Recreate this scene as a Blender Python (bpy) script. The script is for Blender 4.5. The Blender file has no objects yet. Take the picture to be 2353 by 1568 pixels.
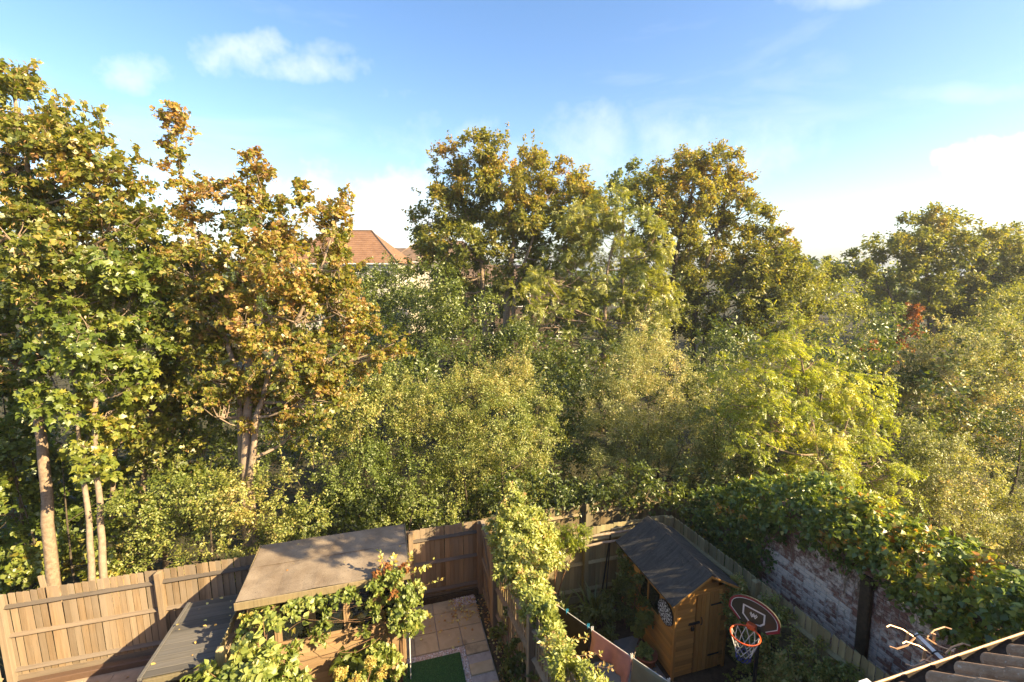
import bpy, bmesh, math, random
import numpy as np
from mathutils import Vector, Matrix, Quaternion

# ------------------------------------------------------------------ camera, sky, sun, exposure
SC = bpy.context.scene
COL = SC.collection
R = math.radians
CAM_H, F_PX, PITCH, YAW = 7.5, 452.7, R(8.9), R(16.2)
cam_d = bpy.data.cameras.new('camera')
cam_d.sensor_width = 36.0
cam_d.lens = F_PX / 1024 * 36.0
cam_d.clip_start, cam_d.clip_end = 0.05, 2000
cam = bpy.data.objects.new('camera', cam_d)
COL.objects.link(cam)
cam.location = (0, 0, CAM_H)
cam.rotation_euler = (math.pi / 2 - PITCH, 0, 0)
SC.camera = cam

HAZE = 0.0006
SUN_AZ, SUN_EL = R(114), R(31)          # azimuth from +Y towards +X
SUN_STRENGTH, SKY_STRENGTH, EXPOSURE = 3.7, 0.15, 2.13
sun_dir = Vector((math.sin(SUN_AZ) * math.cos(SUN_EL), math.cos(SUN_AZ) * math.cos(SUN_EL), math.sin(SUN_EL)))
sun_d = bpy.data.lights.new('sun', 'SUN')
sun_d.energy, sun_d.angle, sun_d.color = SUN_STRENGTH, R(0.4), (1.0, 0.84, 0.60)
sun = bpy.data.objects.new('sun', sun_d)
COL.objects.link(sun)
sun.rotation_euler = sun_dir.to_track_quat('Z', 'Y').to_euler()
sun.location = (40, -10, 40)

SC.render.engine = 'CYCLES'
SC.cycles.use_denoising = True
SC.cycles.max_bounces = 10
SC.cycles.diffuse_bounces = 6
SC.cycles.glossy_bounces = 2
SC.cycles.transmission_bounces = 8
SC.cycles.transparent_max_bounces = 4
SC.cycles.caustics_reflective = SC.cycles.caustics_refractive = False
SC.view_settings.view_transform = 'Standard'
SC.view_settings.look = 'None'
SC.view_settings.exposure = EXPOSURE
SC.view_settings.gamma = 1.0
SC.view_settings.use_white_balance = True
SC.view_settings.white_balance_temperature = 7500
SC.view_settings.white_balance_tint = 6
SC.view_settings.use_curve_mapping = False


class NT:
    """tiny helper round a node tree"""
    def __init__(s, tree):
        s.t = tree
        tree.nodes.clear()

    def n(s, typ, **kw):
        nd = s.t.nodes.new(typ)
        for k, v in kw.items():
            if k.startswith('in_'):
                key = k[3:]
                nd.inputs[int(key) if key.isdigit() else key].default_value = v
            else:
                setattr(nd, k, v)
        return nd

    def l(s, a, b):
        s.t.links.new(a, b)

    def val(s, x, sock):
        if hasattr(x, 'is_output'):
            s.l(x, sock)
        else:
            sock.default_value = x

    def math(s, op, a, b=0.0, c=None, clamp=False):
        nd = s.n('ShaderNodeMath', operation=op, use_clamp=clamp)
        s.val(a, nd.inputs[0]); s.val(b, nd.inputs[1])
        if c is not None:
            s.val(c, nd.inputs[2])
        return nd.outputs[0]

    def mix(s, f, a, b, blend='MIX'):
        nd = s.n('ShaderNodeMix', data_type='RGBA', blend_type=blend)
        s.val(f, nd.inputs[0])
        for x, i in ((a, 6), (b, 7)):
            if hasattr(x, 'is_output'):
                s.l(x, nd.inputs[i])
            else:
                nd.inputs[i].default_value = (*x[:3], 1)
        return nd.outputs[2]

    def ramp(s, f, stops, interp='LINEAR'):
        nd = s.n('ShaderNodeValToRGB')
        cr = nd.color_ramp
        cr.interpolation = interp
        while len(cr.elements) < len(stops):
            cr.elements.new(0.5)
        for e, (p, c) in zip(cr.elements, stops):
            e.position = p
            e.color = (*c, 1) if hasattr(c, '__len__') else (c, c, c, 1)
        s.l(f, nd.inputs[0])
        return nd.outputs[0]

    def noise(s, vec, scale, detail=4, rough=0.55, dist=0.0):
        nd = s.n('ShaderNodeTexNoise')
        nd.inputs['Scale'].default_value = scale
        nd.inputs['Detail'].default_value = detail
        nd.inputs['Roughness'].default_value = rough
        nd.inputs['Distortion'].default_value = dist
        if vec is not None:
            s.l(vec, nd.inputs['Vector'])
        return nd.outputs[0]


world = bpy.data.worlds.new('World')
SC.world = world
world.use_nodes = True
w = NT(world.node_tree)
sky = w.n('ShaderNodeTexSky', sky_type='NISHITA', sun_disc=False)
sky.sun_elevation, sky.sun_rotation = SUN_EL, SUN_AZ
sky.air_density, sky.dust_density, sky.ozone_density, sky.altitude = 1.0, 1.0, 1.6, 60
tc = w.n('ShaderNodeTexCoord')
sep = w.n('ShaderNodeSeparateXYZ')
w.l(tc.outputs['Generated'], sep.inputs[0])
ny = w.math('MAXIMUM', sep.outputs[1], 0.05)
ca, cb = w.math('DIVIDE', sep.outputs[0], ny), w.math('DIVIDE', sep.outputs[2], ny)
wob = w.math('MULTIPLY_ADD', w.noise(tc.outputs['Generated'], 7.0, 6, 0.6), 0.34, -0.17)
wob2 = w.math('MULTIPLY_ADD', w.noise(tc.outputs['Generated'], 19.0, 5, 0.65), 0.16, -0.08)
wsum = w.math('ADD', wob, wob2)
cloud = None
#  (azimuth tangent, height tangent, half widths, density)
for a0, b0, ra, rb, dens in ((1.04, 0.225, 0.17, 0.05, 2.4), (1.18, 0.252, 0.14, 0.055, 2.2), (-0.55, 0.438, 0.11, 0.045, 0.55),
                             (-0.42, 0.412, 0.14, 0.03, 0.45), (-0.78, 0.405, 0.09, 0.04, 0.5), (-0.38, 0.445, 0.07, 0.025, 0.35),
                             (1.02, 0.62, 0.22, 0.05, 0.6), (0.62, 0.55, 0.16, 0.03, 0.3), (-0.24, 0.36, 0.05, 0.02, 0.35),
                             (-0.28, 0.13, 0.3, 0.11, 0.8), (0.2, 0.26, 0.5, 0.08, 0.3), (0.95, 0.36, 0.2, 0.02, 0.25)):
    dx = w.math('DIVIDE', w.math('SUBTRACT', ca, a0), ra)
    dy = w.math('DIVIDE', w.math('SUBTRACT', cb, b0), rb)
    q = w.math('SUBTRACT', 1.0, w.math('ADD', w.math('MULTIPLY', dx, dx), w.math('MULTIPLY', dy, dy)))
    q = w.math('ADD', w.math('MULTIPLY', q, 0.55), w.math('MULTIPLY', wsum, 9.0))
    q = w.math('SMOOTH_MIN', w.math('MAXIMUM', q, 0.0), 1.0, 0.3)
    q = w.math('MULTIPLY', w.math('MULTIPLY', q, dens), w.math('GREATER_THAN', sep.outputs[1], 0.05), clamp=True)
    cloud = q if cloud is None else w.math('MAXIMUM', cloud, q)
# thin streaks all over the sky
mp = w.n('ShaderNodeMapping'); mp.inputs['Scale'].default_value = (1.0, 1.0, 4.0)
w.l(tc.outputs['Generated'], mp.inputs[0])
thin = w.ramp(w.noise(mp.outputs[0], 2.6, 7, 0.62, 0.4), [(0.52, 0.0), (0.80, 0.22)])
cloud = w.math('MAXIMUM', cloud, thin)
hs = w.n('ShaderNodeHueSaturation', in_Saturation=1.22, in_Value=0.525)
w.l(w.mix(1.0, sky.outputs[0], (1.0, 0.96, 1.03), 'MULTIPLY'), hs.inputs['Color'])
haze_f = w.math('MULTIPLY', w.math('POWER', w.math('SUBTRACT', 1.0, w.math('ABSOLUTE', sep.outputs[2])), 17.0), 0.85, clamp=True)
skyc = w.mix(haze_f, hs.outputs[0], (0.98, 1.12, 1.34))
skyc = w.mix(cloud, skyc, (2.1, 2.25, 2.6))
bg = w.n('ShaderNodeBackground', in_Strength=SKY_STRENGTH)
w.l(skyc, bg.inputs[0])
wo = w.n('ShaderNodeOutputWorld')
w.l(bg.outputs[0], wo.inputs[0])

rnd = random.Random(7)
RNG = np.random.default_rng(11)

# ------------------------------------------------------------------ helpers
def g(v, u, z=0.0):
    """garden coordinates (across, away, up) -> world"""
    return Vector((v * math.cos(YAW) - u * math.sin(YAW), v * math.sin(YAW) + u * math.cos(YAW), z))


def at(x, y, d):
    """point at depth d metres along a sight line of the photograph (2353 px wide copy)"""
    cx, cy = x / 2.2979 - 512, 341 - y / 2.2979
    k = d / F_PX
    return np.array((cx * k, (F_PX * math.cos(PITCH) + cy * math.sin(PITCH)) * k,
                     CAM_H + (-F_PX * math.sin(PITCH) + cy * math.cos(PITCH)) * k))


def tag(o, label=None, cat=None, group=None, kind=None):
    for k, v in (('label', label), ('category', cat), ('group', group), ('kind', kind)):
        if v:
            o[k] = v
    return o


def thing(name, label, cat, loc=(0, 0, 0), rotz=YAW, group=None):
    o = bpy.data.objects.new(name, None)
    COL.objects.link(o)
    o.location = loc
    o.rotation_euler = (0, 0, rotz)
    o.empty_display_size = 0.2
    return tag(o, label, cat, group)


def inst(name, mesh, parent, loc=(0, 0, 0), rot=(0, 0, 0), scale=(1, 1, 1)):
    o = bpy.data.objects.new(name, mesh)
    COL.objects.link(o)
    o.parent = parent
    o.location, o.rotation_euler, o.scale = loc, rot, scale
    return o


class MB:
    def __init__(s):
        s.v, s.f, s.m = [], [], []

    def add(s, verts, faces, mi=0):
        b = len(s.v)
        s.v += [tuple(p) for p in verts]
        s.f += [tuple(i + b for i in f) for f in faces]
        s.m += [mi] * len(faces)
        return s

    def box(s, x0, x1, y0, y1, z0, z1, mi=0, mat=None):
        vs = [Vector((x, y, z)) for z in (z0, z1) for y in (y0, y1) for x in (x0, x1)]
        if mat is not None:
            vs = [mat @ p for p in vs]
        return s.add(vs, [(0, 2, 3, 1), (4, 5, 7, 6), (0, 1, 5, 4), (2, 6, 7, 3), (0, 4, 6, 2), (1, 3, 7, 5)], mi)

    def prism(s, poly, ax, a0, a1, mi=0):
        """poly: 2D points in the two axes other than ax, in xyz order"""
        n = len(poly)
        def P(p, a):
            q = list(p); q.insert(ax, a); return q
        vs = [P(p, a0) for p in poly] + [P(p, a1) for p in poly]
        fs = [tuple(range(n))[::-1], tuple(range(n, 2 * n))] + [(i, (i + 1) % n, n + (i + 1) % n, n + i) for i in range(n)]
        return s.add(vs, fs, mi)

    def tube(s, pts, rad, sides=6, cap=True, mi=0):
        pts = [Vector(p) for p in pts]
        if not hasattr(rad, '__len__'):
            rad = [rad] * len(pts)
        n = len(pts)
        vs = []
        prev = None
        for i, p in enumerate(pts):
            d = (pts[min(i + 1, n - 1)] - pts[max(i - 1, 0)])
            if d.length < 1e-9:
                d = Vector((0, 0, 1))
            d.normalize()
            if prev is None:
                a = Vector((1, 0, 0)) if abs(d.x) < 0.8 else Vector((0, 1, 0))
                e1 = d.cross(a).normalized()
            else:
                e1 = (prev - d * prev.dot(d))
                e1 = e1.normalized() if e1.length > 1e-6 else d.orthogonal().normalized()
            prev = e1
            e2 = d.cross(e1)
            for k in range(sides):
                t = 2 * math.pi * k / sides
                vs.append(p + (e1 * math.cos(t) + e2 * math.sin(t)) * rad[i])
        fs = []
        for i in range(n - 1):
            for k in range(sides):
                k2 = (k + 1) % sides
                fs.append((i * sides + k, i * sides + k2, (i + 1) * sides + k2, (i + 1) * sides + k))
        if cap:
            fs += [tuple(range(sides))[::-1], tuple(range((n - 1) * sides, n * sides))]
        return s.add(vs, fs, mi)

    def lathe(s, prof, sides=20, c=(0, 0, 0), mi=0):
        vs, fs = [], []
        for r_, z in prof:
            for k in range(sides):
                t = 2 * math.pi * k / sides
                vs.append((c[0] + r_ * math.cos(t), c[1] + r_ * math.sin(t), c[2] + z))
        for i in range(len(prof) - 1):
            for k in range(sides):
                k2 = (k + 1) % sides
                fs.append((i * sides + k, i * sides + k2, (i + 1) * sides + k2, (i + 1) * sides + k))
        return s.add(vs, fs, mi)

    def mesh(s, name, mats, bevel=0.0, smooth=False, seg=1):
        me = bpy.data.meshes.new(name)
        me.from_pydata(s.v, [], s.f)
        for m in (mats if isinstance(mats, (list, tuple)) else [mats]):
            me.materials.append(m)
        me.polygons.foreach_set('material_index', s.m)
        bm = bmesh.new(); bm.from_mesh(me)
        bmesh.ops.recalc_face_normals(bm, faces=bm.faces)
        if bevel:
            ed = [e for e in bm.edges if len(e.link_faces) == 2 and e.calc_face_angle(0) > 0.5]
            bmesh.ops.bevel(bm, geom=ed, offset=bevel, segments=seg, affect='EDGES', clamp_overlap=True)
        bm.to_mesh(me); bm.free()
        if smooth:
            me.polygons.foreach_set('use_smooth', [True] * len(me.polygons))
        me.update()
        return me

    def build(s, name, mats, parent=None, loc=(0, 0, 0), rot=(0, 0, 0), **kw):
        return inst(name, s.mesh(name, mats, **kw), parent, loc, rot)


# ------------------------------------------------------------------ materials
def material(name):
    m = bpy.data.materials.new(name)
    m.use_nodes = True
    return m, NT(m.node_tree)


def finish(t, color, rough=0.8, bump=None, bump_d=0.01, spec=0.3, metal=0.0, strength=0.6):
    p = t.n('ShaderNodeBsdfPrincipled')
    t.val(color if hasattr(color, 'is_output') else (*color, 1), p.inputs['Base Color'])
    t.val(rough, p.inputs['Roughness'])
    p.inputs['Specular IOR Level'].default_value = spec
    p.inputs['Metallic'].default_value = metal
    if bump is not None:
        b = t.n('ShaderNodeBump', in_Strength=strength, in_Distance=bump_d)
        t.l(bump, b.inputs['Height'])
        t.l(b.outputs[0], p.inputs['Normal'])
    o = t.n('ShaderNodeOutputMaterial')
    t.l(p.outputs[0], o.inputs[0])


def obj_coord(t, scale=(1, 1, 1)):
    """object coordinates shifted by the object's own random number"""
    c = t.n('ShaderNodeTexCoord'); i = t.n('ShaderNodeObjectInfo')
    m = t.n('ShaderNodeMapping'); m.inputs['Scale'].default_value = scale
    cm = t.n('ShaderNodeCombineXYZ')
    r_ = t.math('MULTIPLY', i.outputs['Random'], 47.0)
    t.l(r_, cm.inputs[0]); t.l(r_, cm.inputs[1]); t.l(t.math('MULTIPLY', r_, 1.7), cm.inputs[2])
    va = t.n('ShaderNodeVectorMath', operation='ADD')
    t.l(c.outputs['Object'], va.inputs[0]); t.l(cm.outputs[0], va.inputs[1])
    t.l(va.outputs[0], m.inputs[0])
    return m.outputs[0], i.outputs['Random']


def geo_pos(t):
    return t.n('ShaderNodeNewGeometry').outputs['Position']


def wood(name, c_a, c_b, c_grey, grey=0.35, axis=2, rough=0.8, stain=0.5, dirt=(0.05, 0.04, 0.025)):
    m, t = material(name)
    sc = [22, 22, 22]; sc[axis] = 1.3
    co, rn = obj_coord(t, sc)
    grain = t.noise(co, 1.0, 6, 0.65, 0.8)
    base = t.mix(t.ramp(grain, [(0.3, 0.0), (0.72, 1.0)]), c_a, c_b)
    wv = t.math('FRACT', t.math('MULTIPLY', rn, 7.13))
    base = t.mix(t.math('MULTIPLY', wv, grey * 1.6, clamp=True), base, c_grey)
    hs = t.n('ShaderNodeHueSaturation')
    t.l(t.math('MULTIPLY_ADD', t.math('FRACT', t.math('MULTIPLY', rn, 13.7)), 0.5, 0.72), hs.inputs['Value'])
    t.l(base, hs.inputs['Color'])
    big = t.noise(geo_pos(t), 2.3, 5, 0.7)
    col = t.mix(t.math('MULTIPLY', t.ramp(big, [(0.48, 0.0), (0.75, 1.0)]), stain), hs.outputs[0], c_grey)
    st_m = t.n('ShaderNodeMapping'); st_s = [14, 14, 14]; st_s[axis] = 0.7
    st_m.inputs['Scale'].default_value = st_s
    t.l(t.n('ShaderNodeTexCoord').outputs['Object'], st_m.inputs[0])
    stn = t.noise(st_m.outputs[0], 1.0, 4, 0.7)
    col = t.mix(t.math('MULTIPLY', t.ramp(stn, [(0.45, 0.0), (0.8, 1.0)]), stain), col, tuple(x * 0.45 for x in c_grey))
    kn = t.noise(co, 2.6, 2, 0.5)
    col = t.mix(t.ramp(kn, [(0.70, 0.0), (0.78, 0.6)]), col, dirt)
    finish(t, col, rough, grain, 0.004, 0.2)
    return m


def noisy(name, c_a, c_b, scale=6, rough=0.85, bump=0.006, c_spot=None, spot=0.62, spot_scale=14, spec=0.25, detail=6, metal=0.0, lo=0.35, hi=0.7):
    m, t = material(name)
    co = geo_pos(t)
    n1 = t.noise(co, scale, detail, 0.62)
    col = t.mix(t.ramp(n1, [(lo, 0.0), (hi, 1.0)]), c_a, c_b)
    n2 = t.noise(co, spot_scale, 5, 0.65)
    if c_spot is not None:
        col = t.mix(t.ramp(n2, [(spot, 0.0), (spot + 0.1, 1.0)]), col, c_spot)
    finish(t, col, rough, n2, bump, spec, metal)
    return m


def plain(name, c, rough=0.5, spec=0.4, metal=0.0):
    m, t = material(name)
    n1 = t.noise(geo_pos(t), 30, 3)
    col = t.mix(t.ramp(n1, [(0.3, 0.0), (0.8, 1.0)]), tuple(x * 0.9 for x in c), tuple(min(1, x * 1.1) for x in c))
    finish(t, col, rough, None, 0, spec, metal)
    return m


LEAF_GAIN = 1.95
def leaf_mat(name, stops, trans=0.38, gloss=0.06, tcol=(1.25, 1.2, 0.55), rough=0.42):
    """stops: ramp over the per-leaf 'tint' attribute (kind of leaf: green ... yellow ... brown, with crown tops painted lighter)"""
    m, t = material(name)
    a = t.n('ShaderNodeAttribute', attribute_name='tint')
    stops = [(p, tuple(min(0.8, x * LEAF_GAIN) for x in c)) for p, c in stops] if gloss < 0.2 else stops
    col = t.ramp(a.outputs['Fac'], stops)
    d = t.n('ShaderNodeBsdfDiffuse'); t.l(col, d.inputs[0])
    tr = t.n('ShaderNodeBsdfTranslucent')
    t.l(t.mix(1.0, col, tcol, 'MULTIPLY'), tr.inputs[0])
    mx = t.n('ShaderNodeMixShader', in_0=trans + 0.08 if trans else 0.0)
    t.l(d.outputs[0], mx.inputs[1]); t.l(tr.outputs[0], mx.inputs[2])
    gl = t.n('ShaderNodeBsdfGlossy', in_Roughness=rough); gl.inputs[0].default_value = (1, 0.97, 0.88, 1)
    mg = t.n('ShaderNodeMixShader', in_0=gloss)
    t.l(mx.outputs[0], mg.inputs[1]); t.l(gl.outputs[0], mg.inputs[2])
    o = t.n('ShaderNodeOutputMaterial'); t.l(mg.outputs[0], o.inputs[0])
    return m


M = {}
M['fence'] = wood('fence wood', (0.22, 0.145, 0.08), (0.36, 0.255, 0.155), (0.29, 0.235, 0.175), 0.45)
M['fence_h'] = wood('fence rail wood', (0.20, 0.14, 0.085), (0.36, 0.26, 0.165), (0.17, 0.135, 0.105), 0.7, axis=0)
M['rail_grey'] = wood('weathered grey rail wood', (0.10, 0.08, 0.06), (0.17, 0.135, 0.105), (0.12, 0.10, 0.085), 0.5, axis=0)
M['fence_y'] = wood('fence rail wood along', (0.24, 0.16, 0.09), (0.40, 0.28, 0.17), (0.30, 0.25, 0.20), 0.4, axis=1)
M['fence_dark'] = wood('dark old fence wood', (0.18, 0.12, 0.06), (0.32, 0.23, 0.12), (0.22, 0.19, 0.12), 0.5)  # darker brown variant of the fence wood
M['fence_green'] = wood('algae fence wood', (0.30, 0.22, 0.11), (0.47, 0.38, 0.21), (0.30, 0.27, 0.15), 0.5)
M['clad'] = wood('summerhouse cladding', (0.27, 0.16, 0.08), (0.40, 0.26, 0.14), (0.42, 0.29, 0.17), 0.3, axis=0, stain=0.2)
M['clad_v'] = wood('summerhouse frame wood', (0.27, 0.16, 0.08), (0.40, 0.26, 0.14), (0.42, 0.29, 0.17), 0.3, axis=2, stain=0.2)
M['shed'] = wood('orange shed cladding', (0.46, 0.20, 0.045), (0.68, 0.34, 0.085), (0.50, 0.27, 0.09), 0.25, axis=0, stain=0.2)
M['shed_y'] = wood('orange shed side cladding', (0.46, 0.20, 0.045), (0.68, 0.34, 0.085), (0.50, 0.27, 0.09), 0.25, axis=1, stain=0.2)
M['shed_v'] = wood('orange shed upright wood', (0.46, 0.20, 0.045), (0.68, 0.34, 0.085), (0.50, 0.27, 0.09), 0.25, axis=2, stain=0.2)
M['plank'] = wood('grey painted plank', (0.11, 0.10, 0.085), (0.18, 0.16, 0.138), (0.13, 0.12, 0.11), 0.5, axis=0, stain=0.4)
M['felt'] = noisy('tan roofing felt', (0.16, 0.115, 0.08), (0.30, 0.235, 0.17), 2.2, 0.95, 0.008, (0.13, 0.10, 0.07), 0.58, 38, detail=9, lo=0.3, hi=0.66)
M['shed_felt'] = None
M['slab'] = None
M['soil'] = noisy('dark soil', (0.06, 0.04, 0.025), (0.13, 0.09, 0.055), 9, 0.95, 0.03, (0.16, 0.09, 0.04), 0.66, 30)
M['ground'] = noisy('leaf litter ground', (0.03, 0.028, 0.013), (0.08, 0.07, 0.03), 3, 0.95, 0.03, (0.13, 0.085, 0.035), 0.66, 18)
M['gravel'] = noisy('pink gravel', (0.25, 0.17, 0.12), (0.45, 0.33, 0.25), 40, 0.9, 0.02, (0.6, 0.5, 0.42), 0.62, 60)
M['terrace'] = noisy('pale concrete terrace', (0.34, 0.245, 0.17), (0.46, 0.35, 0.26), 5, 0.9, 0.004, (0.30, 0.2, 0.12), 0.68, 9)
M['lawn'] = noisy('artificial turf', (0.02, 0.075, 0.022), (0.045, 0.14, 0.04), 70, 0.8, 0.01, (0.06, 0.16, 0.05), 0.62, 160)
M['tarmac'] = noisy('grey path', (0.12, 0.11, 0.10), (0.18, 0.165, 0.15), 20, 0.95, 0.004)
M['bark'] = noisy('grey brown bark', (0.19, 0.13, 0.085), (0.34, 0.25, 0.17), 14, 0.9, 0.012, (0.12, 0.085, 0.055), 0.6, 26)
M['bark_pale'] = noisy('pale bark', (0.22, 0.16, 0.11), (0.35, 0.265, 0.19), 12, 0.85, 0.008, (0.20, 0.14, 0.09), 0.66, 24)
M['bark_dark'] = noisy('dark bark', (0.06, 0.045, 0.03), (0.13, 0.10, 0.065), 14, 0.9, 0.012)
M['stem'] = noisy('reddish stem', (0.16, 0.085, 0.045), (0.27, 0.16, 0.09), 20, 0.8, 0.002)
M['black'] = plain('black metal', (0.015, 0.015, 0.015), 0.4)
M['dark_in'] = plain('dark interior', (0.02, 0.016, 0.012), 0.9, 0.1)
M['white'] = plain('white plastic', (0.75, 0.73, 0.70), 0.5)
M['orange'] = plain('orange painted rim', (0.62, 0.09, 0.025), 0.4)
M['red'] = plain('dark red border', (0.32, 0.03, 0.04), 0.45)
M['board'] = plain('dark backboard', (0.05, 0.045, 0.03), 0.35)
M['terracotta'] = noisy('terracotta', (0.30, 0.10, 0.05), (0.42, 0.16, 0.08), 12, 0.85, 0.002)
M['alu'] = plain('bright aluminium', (0.82, 0.78, 0.72), 0.45, 0.5, 0.1)
M['copper'] = plain('copper coloured rod', (0.62, 0.36, 0.20), 0.4, 0.5, 0.2)
M['gutter'] = plain('brown gutter', (0.13, 0.08, 0.055), 0.4)
M['gutter_dark'] = noisy('dark brown gutter', (0.02, 0.014, 0.01), (0.05, 0.035, 0.025), 20, 0.8, 0.004)  # mottled dark brown over the whole gutter
M['brown_wood'] = noisy('dark beam', (0.035, 0.024, 0.015), (0.075, 0.05, 0.032), 20, 0.85, 0.008, (0.45, 0.45, 0.40), 0.70, 7)
M['cream'] = noisy('cream render', (0.52, 0.47, 0.38), (0.62, 0.57, 0.47), 2, 0.9, 0.002)
M['brown_wall'] = noisy('brown brick', (0.11, 0.075, 0.055), (0.16, 0.11, 0.08), 3, 0.9, 0.01)
M['brickred'] = noisy('red chimney brick', (0.30, 0.11, 0.07), (0.40, 0.16, 0.10), 3, 0.9, 0.01)
M['tile_or'] = noisy('orange roof tile', (0.18, 0.093, 0.052), (0.255, 0.138, 0.078), 1.4, 0.9, 0.02, (0.14, 0.08, 0.055), 0.6, 5)
M['tile_br'] = noisy('brown roof tile', (0.13, 0.085, 0.06), (0.21, 0.14, 0.095), 1.6, 0.9, 0.02, (0.16, 0.10, 0.07), 0.6, 5)
M['pantile'] = noisy('weathered concrete tile', (0.27, 0.155, 0.088), (0.46, 0.295, 0.185), 9, 0.95, 0.02, (0.58, 0.48, 0.38), 0.60, 30)
M['mortar'] = noisy('lime mortar', (0.38, 0.32, 0.28), (0.52, 0.46, 0.42), 9, 0.95, 0.01, (0.16, 0.12, 0.10), 0.62, 22)


def mk_shed_felt():
    m, t = material('mossy grey felt')
    c = t.n('ShaderNodeTexCoord'); mp = t.n('ShaderNodeMapping'); mp.inputs['Scale'].default_value = (3, 18, 3)
    t.l(c.outputs['Object'], mp.inputs[0])
    n1 = t.noise(mp.outputs[0], 1.0, 6, 0.65, 0.6)
    n2 = t.noise(c.outputs['Object'], 26, 6, 0.7)
    col = t.mix(t.ramp(n1, [(0.32, 0.0), (0.72, 1.0)]), (0.036, 0.033, 0.030), (0.085, 0.078, 0.07))
    col = t.mix(t.ramp(n2, [(0.58, 0.0), (0.72, 1.0)]), col, (0.14, 0.12, 0.095))
    finish(t, col, 0.9, n2, 0.01, 0.25)
    return m


def mk_slab():
    m, t = material('buff stone slab')
    co, rn = obj_coord(t, (1, 1, 1))
    n1 = t.noise(co, 3.5, 6, 0.65, 0.5)
    col = t.mix(t.ramp(n1, [(0.3, 0.0), (0.7, 1.0)]), (0.46, 0.35, 0.21), (0.66, 0.53, 0.34))
    col = t.mix(t.math('MULTIPLY', rn, 0.45), col, (0.42, 0.29, 0.18))
    st = t.noise(geo_pos(t), 1.7, 5, 0.65)
    col = t.mix(t.ramp(st, [(0.56, 0.0), (0.70, 0.7)]), col, (0.14, 0.10, 0.06))
    finish(t, col, 0.85, n1, 0.006, 0.25)
    return m


def mk_grey_slab():
    m, t = material('grey stone slab')
    co, rn = obj_coord(t, (1, 1, 1))
    n1 = t.noise(co, 4, 6, 0.65, 0.5)
    col = t.mix(t.ramp(n1, [(0.3, 0.0), (0.7, 1.0)]), (0.17, 0.16, 0.14), (0.28, 0.26, 0.23))
    finish(t, col, 0.85, n1, 0.004, 0.25)
    return m


def mk_brick():
    m, t = material('old painted brick')
    co, rn = obj_coord(t, (1, 1, 1))
    pos = geo_pos(t)
    n_f = t.noise(co, 28, 6, 0.7)
    n_p = t.noise(pos, 9, 6, 0.72)
    n_b = t.noise(pos, 1.3, 4, 0.6)
    brick = t.mix(t.ramp(n_f, [(0.3, 0.0), (0.75, 1.0)]), (0.27, 0.115, 0.08), (0.44, 0.21, 0.15))
    brick = t.mix(t.math('MULTIPLY', t.math('FRACT', t.math('MULTIPLY', rn, 5.3)), 0.5), brick, (0.14, 0.085, 0.075))
    paint = t.mix(t.ramp(n_f, [(0.3, 0.0), (0.8, 1.0)]), (0.68, 0.53, 0.44), (0.84, 0.70, 0.59))
    f = t.math('ADD', t.math('ADD', t.math('MULTIPLY', n_p, 1.3), t.math('MULTIPLY', n_b, 0.8)), t.math('MULTIPLY', rn, 0.42))
    mask = t.ramp(t.math('MULTIPLY', f, 0.5), [(0.55, 0.0), (0.67, 1.0)])
    col = t.mix(mask, brick, paint)
    # weathering: soot dark patches low in the wall
    n_d = t.noise(pos, 2.1, 5, 0.7)
    col = t.mix(t.ramp(n_d, [(0.58, 0.0), (0.74, 0.75)]), col, (0.07, 0.05, 0.05))
    finish(t, col, 0.9, n_p, 0.012, 0.2)
    return m


M['shed_felt'] = mk_shed_felt()
M['slab'] = mk_slab()
M['gslab'] = mk_grey_slab()
M['brick'] = mk_brick()


def mk_glass():
    m, t = material('window glass')
    p = t.n('ShaderNodeBsdfPrincipled')
    p.inputs['Base Color'].default_value = (0.02, 0.025, 0.022, 1)
    p.inputs['Roughness'].default_value = 0.04
    p.inputs['Specular IOR Level'].default_value = 0.8
    p.inputs['Transmission Weight'].default_value = 0.35
    o = t.n('ShaderNodeOutputMaterial'); t.l(p.outputs[0], o.inputs[0])
    return m


M['glass'] = mk_glass()


def cloth(name, c):
    m, t = material(name)
    co = geo_pos(t)
    n1 = t.noise(co, 160, 2)
    n2 = t.noise(co, 5, 4)
    col = t.mix(t.ramp(n2, [(0.3, 0.0), (0.75, 1.0)]), tuple(x * 0.85 for x in c), tuple(min(1, x * 1.1) for x in c))
    finish(t, col, 0.95, n1, 0.002, 0.1)
    return m


M['pink'] = cloth('pink cotton', (0.76, 0.34, 0.28))
M['olive'] = cloth('olive towelling', (0.34, 0.31, 0.20))
M['charcoal'] = cloth('charcoal cotton', (0.035, 0.033, 0.03))
M['brown_cloth'] = cloth('dark brown cotton', (0.06, 0.04, 0.028))
M['bluegrey'] = cloth('blue grey cotton', (0.12, 0.13, 0.15))
M['net_white'] = plain('white cord', (0.70, 0.66, 0.58), 0.8)
M['net_blue'] = plain('blue cord', (0.08, 0.09, 0.28), 0.8)
M['peg_blue'] = plain('blue peg', (0.02, 0.30, 0.50), 0.4)

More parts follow.
